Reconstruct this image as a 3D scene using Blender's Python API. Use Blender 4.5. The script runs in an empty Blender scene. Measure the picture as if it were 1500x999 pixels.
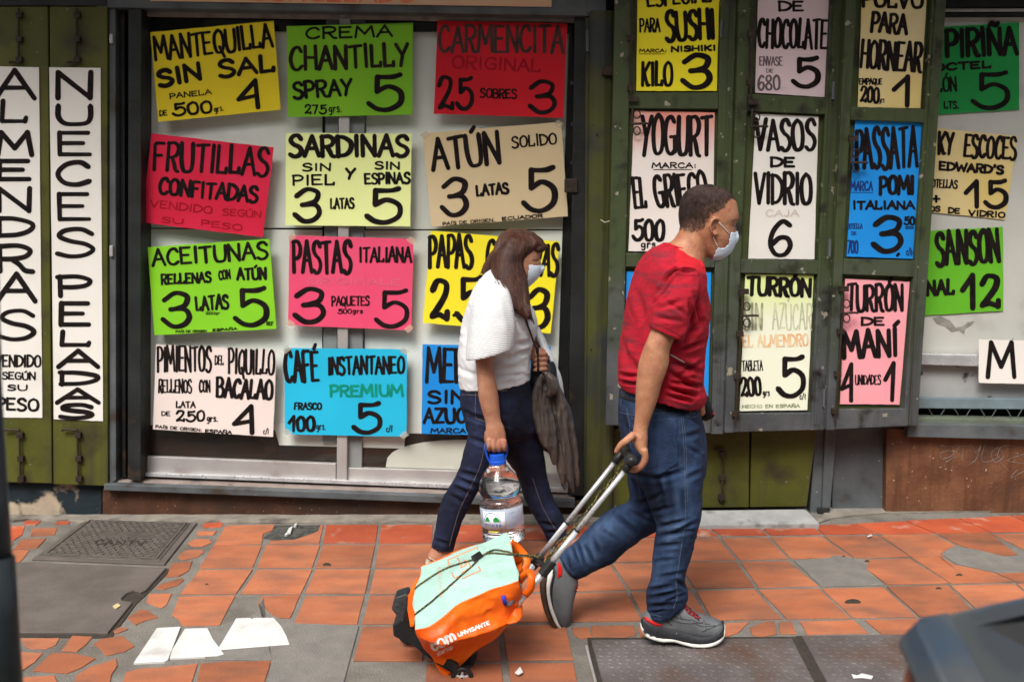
import bpy, math, random, bmesh
import numpy as np
from mathutils import Vector, Matrix, noise
from mathutils.bvhtree import BVHTree

random.seed(7)
scene = bpy.context.scene
COL = scene.collection
# ------------------------------------------------------------------ camera
W0, H0, FOC = 1500.0, 999.0, 1458.0
CX, CY = 750.0, 499.5
PITCH = math.atan(170.0 / FOC)
ROLL = 0.022
CAM = Vector((0, 0, 1.72))
_F = Vector((0, math.cos(PITCH), -math.sin(PITCH)))
_R0 = Vector((1, 0, 0))
_U0 = Vector((0, math.sin(PITCH), math.cos(PITCH)))
_R = _R0 * math.cos(ROLL) + _U0 * -math.sin(ROLL) * -1
_U = _R0 * -math.sin(ROLL) + _U0 * math.cos(ROLL)
cam_data = bpy.data.cameras.new("camera")
cam_data.sensor_width = 36.0
cam_data.sensor_fit = 'HORIZONTAL'
cam_data.lens = 36.0 * FOC / W0
cam_data.clip_start = 0.05
cam_data.clip_end = 500
cam = bpy.data.objects.new("camera", cam_data)
COL.objects.link(cam)
cam.matrix_world = Matrix(((_R.x, _U.x, -_F.x, CAM.x), (_R.y, _U.y, -_F.y, CAM.y), (_R.z, _U.z, -_F.z, CAM.z), (0, 0, 0, 1)))
scene.camera = cam
cam_data.dof.use_dof = True
cam_data.dof.focus_distance = 3.75
cam_data.dof.aperture_fstop = 3.5
# ------------------------------------------------------------------ light
SUN_EL, SUN_AZ = math.radians(52), math.radians(205)   # azimuth clockwise from +Y: high, behind the camera
world = bpy.data.worlds.new("World")
scene.world = world
world.use_nodes = True
wn = world.node_tree.nodes
wl = world.node_tree.links
wn.clear()
wo = wn.new('ShaderNodeOutputWorld')
wb = wn.new('ShaderNodeBackground')
ws = wn.new('ShaderNodeTexSky')
ws.sky_type = 'NISHITA'
ws.sun_disc = False
ws.sun_elevation = SUN_EL
ws.sun_rotation = SUN_AZ
ws.air_density = 1.0
ws.dust_density = 4.0
wh = wn.new('ShaderNodeHueSaturation')
wh.inputs['Saturation'].default_value = 0.25
wl.new(ws.outputs[0], wh.inputs['Color'])
wl.new(wh.outputs[0], wb.inputs[0])
wb.inputs[1].default_value = 0.15
wl.new(wb.outputs[0], wo.inputs[0])
sun_d = bpy.data.lights.new("sun", 'SUN')
sun_d.energy = 1.8
sun_d.angle = math.radians(24)
sun_d.color = (1.0, 0.97, 0.92)
sun = bpy.data.objects.new("sun", sun_d)
COL.objects.link(sun)
_sd = Vector((math.sin(SUN_AZ) * math.cos(SUN_EL), math.cos(SUN_AZ) * math.cos(SUN_EL), math.sin(SUN_EL)))
sun.rotation_euler = _sd.to_track_quat('Z', 'Y').to_euler()
scene.view_settings.view_transform = 'Standard'
scene.view_settings.look = 'None'
scene.view_settings.exposure = 0.80
scene.view_settings.gamma = 1.0
scene.cycles.use_denoising = True
scene.cycles.max_bounces = 8
scene.cycles.transparent_max_bounces = 12

# ------------------------------------------------------------------ projection helpers
def ray(px, py):
    return (_R * ((px - CX) / FOC) + _U * ((CY - py) / FOC) + _F)

def hit(px, py, pt, n):
    d = ray(px, py)
    return CAM + d * ((pt - CAM).dot(n) / d.dot(n))

NG = (_R * -0.010 + _U * 1.0 + _F * (-250.0 / FOC)).normalized()
G0 = CAM - NG * 1.70
def G(px, py, h=0.0):
    return hit(px, py, G0 + NG * h, NG)

_b1, _b2 = G(20, 757), G(1450, 751)
_e = (_b2 - _b1); _e.z = 0; EX = _e.normalized()
NF = Vector((EX.y, -EX.x, 0))          # towards the camera
class Pl:
    def __init__(s, p, n): s.p = p; s.n = n.normalized()
    def at(s, px, py, d=0.0): return hit(px, py, s.p + s.n * d, s.n)
FACADE = Pl(_b1, NF)
def Fc(px, py, d=0.0): return FACADE.at(px, py, d)
def vplane(pxa, da, pxb, db, y=400):
    a, b = Fc(pxa, y, da), Fc(pxb, y, db)
    e = b - a; e.z = 0; e.normalize()
    return Pl(a, Vector((e.y, -e.x, 0)))
def V(px, py, Y):
    return hit(px, py, Vector((0, Y, 0)), Vector((0, 1, 0)))
_Rn, _Un, _Fn, _Cn = (np.array(v) for v in (_R, _U, _F, CAM))
def proj(P):
    d = np.asarray(P) - _Cn
    z = d @ _Fn
    return np.stack([CX + FOC * (d @ _Rn) / z, CY - FOC * (d @ _Un) / z], -1)
def inpoly(pts, poly):
    x, y = pts[:, 0], pts[:, 1]
    r = np.zeros(len(pts), bool)
    n = len(poly)
    for i in range(n):
        x1, y1 = poly[i]; x2, y2 = poly[(i + 1) % n]
        if y1 == y2: continue
        c = ((y1 > y) != (y2 > y)) & (x < (x2 - x1) * (y - y1) / (y2 - y1) + x1)
        r ^= c
    return r

# ------------------------------------------------------------------ object helpers
def link(o, parent=None):
    COL.objects.link(o)
    if parent is not None:
        o.parent = parent
        w = parent['_w'] if '_w' in parent else (0, 0, 0)
        o.matrix_parent_inverse = Matrix.Translation(-Vector(w))
        o['_w'] = (0.0, 0.0, 0.0)
    return o

def thing(name, label, cat, loc, group=None):
    o = bpy.data.objects.new(name, None)
    o.empty_display_size = 0.1
    COL.objects.link(o)
    o.location = loc
    o['_w'] = tuple(loc)
    o['label'] = label; o['category'] = cat
    if group: o['group'] = group
    return o
def tag(o, label, cat, group=None):
    o['label'] = label; o['category'] = cat
    if group: o['group'] = group
    return o

def mesh_obj(name, verts, faces, mats, parent=None, smooth=False, fm=None, bevel=0, kind=None):
    me = bpy.data.meshes.new(name)
    me.from_pydata([tuple(v) for v in verts], [], faces)
    if not isinstance(mats, (list, tuple)): mats = [mats]
    for m in mats: me.materials.append(m)
    if fm is not None: me.polygons.foreach_set('material_index', fm)
    if smooth: me.polygons.foreach_set('use_smooth', [True] * len(me.polygons))
    bm = bmesh.new(); bm.from_mesh(me)
    bmesh.ops.recalc_face_normals(bm, faces=bm.faces[:]) if smooth != 'flatsheet' else None
    bm.to_mesh(me); bm.free()
    me.update()
    o = bpy.data.objects.new(name, me)
    link(o, parent)
    if parent is None and kind != 'structure':
        c = sum((v.co for v in me.vertices), Vector()) / max(1, len(me.vertices))
        zmin = min((v.co.z for v in me.vertices), default=0)
        c.z = zmin
        me.transform(Matrix.Translation(-c))
        o.location = c
        o['_w'] = tuple(c)
    if bevel:
        b = o.modifiers.new('bevel', 'BEVEL'); b.width = bevel; b.segments = 2; b.limit_method = 'ANGLE'
        b.angle_limit = math.radians(40)
    if kind: o['kind'] = kind
    return o

class MB:
    def __init__(s): s.v = []; s.f = []; s.m = []
    def add(s, verts, faces, mi=0):
        k = len(s.v)
        s.v += [Vector(v) for v in verts]
        s.f += [tuple(k + i for i in f) for f in faces]
        s.m += [mi] * len(faces)
    def prism(s, pts, off, mi=0):
        n = len(pts)
        s.add(list(pts) + [Vector(p) + off for p in pts],
              [tuple(range(n)), tuple(range(2 * n - 1, n - 1, -1))] + [(i, (i + 1) % n, n + (i + 1) % n, n + i) for i in range(n)], mi)
    def tube(s, pts, rad, seg=10, mi=0, caps=True, flat=None):
        pts = [Vector(p) for p in pts]
        n = len(pts)
        if not isinstance(rad, (list, tuple)): rad = [rad] * n
        up = None; rings = []
        for i in range(n):
            t = (pts[min(i + 1, n - 1)] - pts[max(i - 1, 0)])
            if t.length < 1e-9: t = Vector((0, 0, 1))
            t.normalize()
            if up is None:
                up = Vector((0, 0, 1)) if abs(t.z) < .9 else Vector((1, 0, 0))
            a = up - t * up.dot(t)
            if a.length < 1e-4: a = t.orthogonal()
            a.normalize(); up = a
            b = t.cross(a)
            rings.append([pts[i] + (a * math.cos(q) + b * math.sin(q)) * rad[i] for q in [2 * math.pi * j / seg for j in range(seg)]])
        vs = [v for r in rings for v in r]
        fs = [(i * seg + j, i * seg + (j + 1) % seg, (i + 1) * seg + (j + 1) % seg, (i + 1) * seg + j) for i in range(n - 1) for j in range(seg)]
        if caps:
            fs.append(tuple(range(seg - 1, -1, -1))); fs.append(tuple((n - 1) * seg + j for j in range(seg)))
        s.add(vs, fs, mi)
    def ball(s, c, r, mi=0, n=8, sc=(1, 1, 1)):
        vs = []; fs = []
        for i in range(n + 1):
            th = math.pi * i / n
            for j in range(2 * n):
                ph = math.pi * j / n
                vs.append(Vector(c) + Vector((math.sin(th) * math.cos(ph) * sc[0], math.sin(th) * math.sin(ph) * sc[1], math.cos(th) * sc[2])) * r)
        for i in range(n):
            for j in range(2 * n):
                a, b = i * 2 * n + j, i * 2 * n + (j + 1) % (2 * n)
                fs.append((a, b, b + 2 * n, a + 2 * n))
        s.add(vs, fs, mi)
    def build(s, name, mats, parent=None, smooth=False, bevel=0, kind=None):
        return mesh_obj(name, s.v, s.f, mats, parent, smooth, s.m, bevel, kind)

def cr(pts, n):
    """catmull-rom resample, n steps a span (points are tuples of any length)"""
    P = [np.array(p, float) for p in pts]
    P = [2 * P[0] - P[1]] + P + [2 * P[-1] - P[-2]]
    out = []
    for i in range(1, len(P) - 2):
        for k in range(n):
            t = k / n
            out.append(0.5 * ((2 * P[i]) + (-P[i - 1] + P[i + 1]) * t + (2 * P[i - 1] - 5 * P[i] + 4 * P[i + 1] - P[i + 2]) * t * t + (-P[i - 1] + 3 * P[i] - 3 * P[i + 1] + P[i + 2]) * t ** 3))
    out.append(P[-2])
    return [tuple(o) for o in out]

def loft(mb, rings, sub=4, seg=28, mi=0, ex=2.0):
    """rings: (xL,yL,xR,yR,Y,ry) two outline points in the side view, world depth and half width"""
    rs = cr(rings, sub) if sub > 1 else rings
    vs = []
    for (xl, yl, xr, yr, Y, ry) in rs:
        a, b = V(xl, yl, Y), V(xr, yr, Y)
        c = (a + b) / 2; h = (b - a) / 2
        for j in range(seg):
            q = 2 * math.pi * j / seg
            cx, sx = math.cos(q), math.sin(q)
            if ex != 2.0:
                cx = math.copysign(abs(cx) ** (2 / ex), cx); sx = math.copysign(abs(sx) ** (2 / ex), sx)
            vs.append(c + h * cx + Vector((0, max(ry, .001) * sx, 0)))
    n = len(rs)
    fs = [(i * seg + j, i * seg + (j + 1) % seg, (i + 1) * seg + (j + 1) % seg, (i + 1) * seg + j) for i in range(n - 1) for j in range(seg)]
    fs.append(tuple(range(seg - 1, -1, -1))); fs.append(tuple((n - 1) * seg + j for j in range(seg)))
    mb.add(vs, fs, mi)

def remesh(mb, name, voxel, mats, parent, smooth_it=3, creases=None, nz=None, wear_shade=None):
    me = bpy.data.meshes.new('t')
    me.from_pydata([tuple(v) for v in mb.v], [], mb.f)
    bm = bmesh.new(); bm.from_mesh(me)
    bmesh.ops.recalc_face_normals(bm, faces=bm.faces[:]); bm.to_mesh(me); bm.free()
    o = bpy.data.objects.new('t', me); COL.objects.link(o)
    m = o.modifiers.new('r', 'REMESH'); m.mode = 'VOXEL'; m.voxel_size = voxel
    if smooth_it:
        s = o.modifiers.new('s', 'SMOOTH'); s.iterations = smooth_it; s.factor = .5
    dg = bpy.context.evaluated_depsgraph_get()
    me2 = bpy.data.meshes.new_from_object(o.evaluated_get(dg))
    bpy.data.objects.remove(o)
    me2.name = name
    me2.materials.clear()
    if not isinstance(mats, (list, tuple)): mats = [mats]
    for mm in mats: me2.materials.append(mm)
    me2.polygons.foreach_set('material_index', [0] * len(me2.polygons))
    me2.polygons.foreach_set('use_smooth', [True] * len(me2.polygons))
    relief(me2, creases, nz, wear_shade)
    ob = bpy.data.objects.new(name, me2)
    link(ob, parent)
    return ob

def relief(me, creases=None, nz=None, wear_shade=None):
    n = len(me.vertices)
    co = np.empty(n * 3); me.vertices.foreach_get('co', co); co = co.reshape(-1, 3)
    no = np.empty(n * 3); me.vertices.foreach_get('normal', no); no = no.reshape(-1, 3)
    disp = np.zeros(n)
    if creases:
        pp = proj(co)
        view = co - _Cn; view /= np.linalg.norm(view, axis=1)[:, None]
        near = np.clip(-(no * view).sum(1) * 2.0, 0, 1)
        for (x0, y0, x1, y1, w, dep) in creases:
            ax, ay = x1 - x0, y1 - y0
            L2 = ax * ax + ay * ay
            t = np.clip(((pp[:, 0] - x0) * ax + (pp[:, 1] - y0) * ay) / L2, 0, 1)
            sx = pp[:, 0] - (x0 + t * ax); sy = pp[:, 1] - (y0 + t * ay)
            d = np.hypot(sx, sy)
            side = np.sign(sx * ay - sy * ax)
            fade = np.sin(np.pi * np.clip(t, .04, .96)) ** .6
            disp += near * fade * dep * (-np.exp(-(d / w) ** 2) + .45 * np.exp(-((d - 1.9 * w) / (1.1 * w)) ** 2))
    if wear_shade is not None:   # rubbed pale on ridges and knees; shade painted dark in creases, between legs
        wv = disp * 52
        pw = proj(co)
        for (x, y, rx, ry, k) in wear_shade:
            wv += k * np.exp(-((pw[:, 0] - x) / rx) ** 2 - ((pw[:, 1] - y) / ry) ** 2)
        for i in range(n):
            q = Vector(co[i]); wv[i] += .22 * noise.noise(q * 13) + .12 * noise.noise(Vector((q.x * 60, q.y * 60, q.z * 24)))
        at = me.attributes.new('wear_shade', 'FLOAT', 'POINT'); at.data.foreach_set('value', np.clip(.5 + wv, 0, 1))
    if nz:
        for (amp, sc, ridged) in nz:
            sc = Vector(sc) if isinstance(sc, tuple) else Vector((sc, sc, sc))
            for i in range(n):
                p = Vector((co[i, 0] * sc.x, co[i, 1] * sc.y, co[i, 2] * sc.z))
                v = noise.noise(p)
                if ridged: v = .5 - abs(v) * 2
                disp[i] += amp * v
    co = co + no * disp[:, None]
    me.vertices.foreach_set('co', co.ravel()); me.update()

def bvh_of(*objs):
    vs = []; fs = []
    for o in objs:
        k = len(vs); L = Vector(o.location) if o.parent is None else Vector()
        vs += [v.co + L for v in o.data.vertices]
        fs += [tuple(k + i for i in p.vertices) for p in o.data.polygons]
    return BVHTree.FromPolygons(vs, fs)
def surf(bvh, px, py, off=0.001, Yd=None):
    d = ray(px, py).normalized()
    h = bvh.ray_cast(CAM, d)
    if h[0] is None:
        return V(px, py, Yd) if Yd is not None else None
    n = h[1]
    if n.dot(d) > 0: n = -n
    return h[0] + n * off

def on_line(mb, bvh, pts, r, off=0.0, step=2.5, seg=5, mi=0, curve=False):
    if curve: pts = cr(pts, 6)
    q = []
    for (a, b) in zip(pts, pts[1:]):
        L = math.hypot(b[0] - a[0], b[1] - a[1]); k = max(1, int(L / step))
        for i in range(k): q.append((a[0] + (b[0] - a[0]) * i / k, a[1] + (b[1] - a[1]) * i / k))
    q.append(pts[-1][:2])
    P = [surf(bvh, x, y, off) for x, y in q]
    P = [p for p in P if p is not None]
    run = [P[0]] if P else []
    for p in P[1:]:
        if (p - run[-1]).length > .06:
            if len(run) > 1: mb.tube(run, r, seg, mi)
            run = [p]
        else: run.append(p)
    if len(run) > 1: mb.tube(run, r, seg, mi)

def submesh(src, name, mask_fn, off, mat, parent, thick=0.0, nzs=0):
    """copy of the faces of src whose projected centre satisfies mask_fn, pushed out by off"""
    me = src.data
    n = len(me.vertices)
    co = np.empty(n * 3); me.vertices.foreach_get('co', co); co = co.reshape(-1, 3)
    no = np.empty(n * 3); me.vertices.foreach_get('normal', no); no = no.reshape(-1, 3)
    vm = mask_fn(proj(co), co, no)
    idx = {}; vs = []; fs = []
    for p in me.polygons:
        if all(vm[i] for i in p.vertices):
            f = []
            for i in p.vertices:
                if i not in idx:
                    idx[i] = len(vs)
                    o = off
                    if nzs: o += nzs * noise.noise(Vector(co[i]) * 90)
                    vs.append(Vector(co[i] + no[i] * o))
                f.append(idx[i])
            fs.append(tuple(f))
    ob = mesh_obj(name, vs, fs, mat, parent, smooth='flatsheet')
    if 'wear_shade' in me.attributes:
        wa = np.empty(n); me.attributes['wear_shade'].data.foreach_get('value', wa)
        ob.data.attributes.new('wear_shade', 'FLOAT', 'POINT').data.foreach_set('value', np.array([wa[i] for i in idx]))
    ob.data.polygons.foreach_set('use_smooth', [True] * len(ob.data.polygons))
    if thick:
        s = ob.modifiers.new('solid', 'SOLIDIFY'); s.thickness = thick; s.offset = 1
    return ob

# ------------------------------------------------------------------ materials
def lin(r, g, b):
    f = lambda c: (c / 255 / 12.92) if c / 255 <= .04045 else ((c / 255 + .055) / 1.055) ** 2.4
    return (f(r), f(g), f(b))
MATS = {}
def pm(name, c1, c2=None, sc=8, rough=.6, bump=.15, bsc=None, metal=0, dirt=None, dsc=3, dlo=.58, dhi=.7, streak=None, sslo=.55, objrand=0,
       stretch=(1, 1, 1), alpha=None, spec=.25, sss=0, lo=.35, hi=.65, grad=None, speck=None, coat=0, bdist=.01):
    if name in MATS: return MATS[name]
    m = bpy.data.materials.new(name); m.use_nodes = True
    N = m.node_tree.nodes; L = m.node_tree.links
    bs = N['Principled BSDF']
    tc = N.new('ShaderNodeTexCoord')
    geo = N.new('ShaderNodeNewGeometry')
    mp = N.new('ShaderNodeMapping'); L.new(geo.outputs['Position'], mp.inputs[0])
    mp.inputs['Scale'].default_value = stretch
    def nz(scale, det=5, src=None):
        t = N.new('ShaderNodeTexNoise'); t.inputs['Scale'].default_value = scale; t.inputs['Detail'].default_value = det
        L.new((src or mp).outputs[0], t.inputs['Vector']); return t
    def ramp(src, a, b):
        r = N.new('ShaderNodeMapRange'); r.inputs[1].default_value = a; r.inputs[2].default_value = b
        L.new(src, r.inputs[0]); return r.outputs[0]
    def mix(f, a, b, mode='MIX'):
        x = N.new('ShaderNodeMix'); x.data_type = 'RGBA'; x.blend_type = mode
        if isinstance(f, float): x.inputs[0].default_value = f
        else: L.new(f, x.inputs[0])
        for s, i in ((a, 6), (b, 7)):
            if isinstance(s, tuple): x.inputs[i].default_value = (*s, 1)
            else: L.new(s, x.inputs[i])
        return x.outputs[2]
    c2 = c2 or tuple(v * .8 for v in c1)
    col = mix(ramp(nz(sc).outputs[0], lo, hi), c1, c2)
    if grad:   # (z0, z1, colour): coat of another colour above z1, broken edge
        sep = N.new('ShaderNodeSeparateXYZ'); L.new(geo.outputs['Position'], sep.inputs[0])
        ad = N.new('ShaderNodeMath'); ad.operation = 'MULTIPLY_ADD'
        L.new(nz(5).outputs[0], ad.inputs[0]); ad.inputs[1].default_value = (grad[1] - grad[0]) * 1.2
        L.new(sep.outputs[2], ad.inputs[2])
        col = mix(ramp(ad.outputs[0], grad[0] + (grad[1] - grad[0]) * .5, grad[1] + (grad[1] - grad[0]) * .5), col, grad[2])
    if streak:
        mp2 = N.new('ShaderNodeMapping'); L.new(geo.outputs['Position'], mp2.inputs[0]); mp2.inputs['Scale'].default_value = (14, 14, .9)
        col = mix(ramp(nz(1.6, 4, mp2).outputs[0], sslo, sslo + .2), col, streak)
    if dirt:
        col = mix(ramp(nz(dsc, 8).outputs[0], dlo, dhi), col, dirt)
    if speck:
        col = mix(ramp(nz(speck[1], 2).outputs[0], speck[2], speck[2] + .04), col, speck[0])
    if objrand:
        oi = N.new('ShaderNodeObjectInfo')
        hs = N.new('ShaderNodeHueSaturation')
        r = N.new('ShaderNodeMapRange'); r.inputs[3].default_value = 1 - objrand; r.inputs[4].default_value = 1 + objrand
        L.new(oi.outputs['Random'], r.inputs[0]); L.new(r.outputs[0], hs.inputs['Value'])
        L.new(col, hs.inputs['Color']); col = hs.outputs[0]
    L.new(col, bs.inputs['Base Color'])
    rr = N.new('ShaderNodeMapRange'); rr.inputs[3].default_value = max(.05, rough - .12); rr.inputs[4].default_value = min(1, rough + .12)
    L.new(nz(sc * 2).outputs[0], rr.inputs[0]); L.new(rr.outputs[0], bs.inputs['Roughness'])
    bs.inputs['Metallic'].default_value = metal
    bs.inputs['Specular IOR Level'].default_value = spec
    if coat: bs.inputs['Coat Weight'].default_value = coat
    if sss:
        bs.inputs['Subsurface Weight'].default_value = sss
        bs.inputs['Subsurface Radius'].default_value = (.012, .005, .003)
    if alpha is not None: bs.inputs['Alpha'].default_value = alpha
    if bump:
        b = N.new('ShaderNodeBump'); b.inputs['Strength'].default_value = bump; b.inputs['Distance'].default_value = bdist
        L.new(nz(bsc or sc * 4, 6).outputs[0], b.inputs['Height']); L.new(b.outputs[0], bs.inputs['Normal'])
    MATS[name] = m
    return m

RUST = (.075, .035, .018)
M_olive = pm('olive_paint', (.084, .084, .013), (.058, .060, .010), 4, .5, .25, 30, dirt=(.035, .026, .014), dsc=5, dlo=.54, dhi=.72, streak=(.055, .052, .02), speck=((.2, .2, .15), 40, .72))
M_shut = pm('shutter_paint', (.085, .088, .092), (.055, .058, .062), 5, .5, .3, 30, dirt=(.014, .012, .009), dsc=9, dlo=.53, dhi=.70,
            grad=(1.05, 1.75, (.050, .064, .026)), streak=(.034, .034, .024), speck=((.26, .23, .17), 24, .675))
M_shutpanel = pm('shutter_panel_paint', (.055, .066, .02), (.038, .046, .014), 5, .6, .25, 30, dirt=(.02, .02, .012), dsc=6)
M_column = pm('column_paint', (.062, .064, .016), (.045, .048, .018), 3, .45, .2, 20, dirt=(.03, .033, .033), dsc=2.5, dlo=.5, dhi=.62, streak=(.03, .028, .015), speck=((.01, .01, .01), 30, .72))
M_grey = pm('grey_steel_paint', (.105, .115, .12), (.065, .072, .076), 6, .5, .2, 40, dirt=(.05, .035, .025), dsc=6, dlo=.6, dhi=.72, speck=((.35, .35, .33), 45, .74))
M_dgrey = pm('dark_steel_frame', (.024, .026, .025), (.012, .013, .013), 6, .45, .2, 40, dirt=(.06, .035, .02), dsc=6, dlo=.62, dhi=.75)
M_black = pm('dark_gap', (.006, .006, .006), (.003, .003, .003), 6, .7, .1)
M_alu = pm('dull_aluminium', (.46, .44, .42), (.36, .33, .32), 5, .42, .1, 60, metal=.35, dirt=(.2, .15, .12), dsc=5, dlo=.6, dhi=.75)
M_alubright = pm('bright_aluminium', (.72, .72, .72), (.55, .55, .56), 20, .3, .05, 80, metal=.6)
M_ledge = pm('ledge_top', (.30, .24, .21), (.22, .17, .15), 12, .75, .3, 60, dirt=(.12, .1, .09), dsc=8)
M_granite = pm('brown_wall_stone', (.085, .036, .019), (.048, .020, .011), 9, .6, .3, 60, dirt=(.04, .025, .018), dsc=3, dlo=.5, dhi=.7, streak=(.06, .028, .018), speck=((.34, .2, .13), 70, .7))
M_granite2 = pm('orange_brown_wall', (.17, .074, .036), (.10, .040, .020), 9, .6, .4, 60, dirt=(.055, .028, .018), dsc=3.5, dlo=.5, dhi=.68, streak=(.08, .032, .016), sslo=.5, speck=((.5, .4, .3), 60, .71))
M_peel = pm('peeling_plaster', (.42, .34, .24), (.33, .26, .19), 9, .8, .4, 40, dirt=(.012, .020, .026), dsc=5, dlo=.44, dhi=.5)
M_concrete = pm('mortar_concrete', (.185, .168, .145), (.14, .126, .108), 10, .85, .6, 120, dirt=(.10, .085, .07), dsc=2.5, dlo=.5, dhi=.7, speck=((.28, .26, .23), 160, .7))
M_slab = pm('grey_slab', (.125, .104, .092), (.095, .078, .068), 7, .8, .35, 150, dirt=(.09, .075, .065), dsc=4)
M_step = pm('pale_step', (.34, .34, .33), (.26, .26, .25), 12, .75, .35, 90, dirt=(.15, .14, .13), dsc=9)
M_tile = pm('terracotta', (.39, .136, .064), (.33, .105, .048), 5, .62, .3, 90, dirt=(.20, .085, .052), dsc=4.5, dlo=.45, dhi=.72, objrand=.22, speck=((.14, .08, .06), 55, .70), stretch=(1, 2, 1))
M_tilered = pm('terracotta_red', (.42, .085, .035), (.33, .065, .03), 6, .55, .15, 90, dirt=(.4, .25, .18), dsc=9, dlo=.58, dhi=.72, objrand=.12)
M_white = pm('white_tile', (.60, .59, .57), (.54, .53, .51), 12, .5, .12, 90, dirt=(.36, .33, .30), dsc=9, dlo=.52, dhi=.75)
M_iron = pm('cast_iron', (.105, .092, .078), (.075, .065, .055), 20, .6, .3, 90, metal=.2, dirt=(.15, .12, .09), dsc=12)
M_plate = pm('steel_plate', (.155, .135, .13), (.10, .087, .083), 6, .5, .3, 90, metal=.15, dirt=(.1, .06, .045), dsc=4, dlo=.5, dhi=.7)
M_back = pm('white_backing_board', (.78, .78, .74), (.70, .70, .66), 2.2, .55, .05, 20, dirt=(.62, .62, .57), dsc=1.8, dlo=.5, dhi=.7)
M_rwall = pm('greyed_white_panel', (.52, .51, .46), (.45, .44, .40), 3, .5, .08, 30, dirt=(.33, .32, .28), dsc=3, dlo=.55, dhi=.7, speck=((.1, .1, .09), 26, .76))
M_rgrey = pm('stained_grey_panel', (.34, .34, .33), (.26, .26, .26), 4, .5, .2, 30, dirt=(.05, .045, .04), dsc=9, dlo=.6, dhi=.66)
M_rust = pm('rusty_bolt', (.055, .035, .025), (.03, .022, .018), 30, .6, .4, 120, metal=.4)
M_brown = pm('dark_brown_board', (.035, .018, .012), (.018, .014, .012), 5, .4, .1, dirt=(.06, .03, .02), dsc=7)
M_ink = pm('black_ink', (.006, .005, .005), (.016, .010, .009), 25, .7, 0, spec=.08)
M_inkb = pm('brown_black_ink', (.012, .008, .007), (.03, .018, .012), 18, .7, 0, spec=.08)
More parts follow.
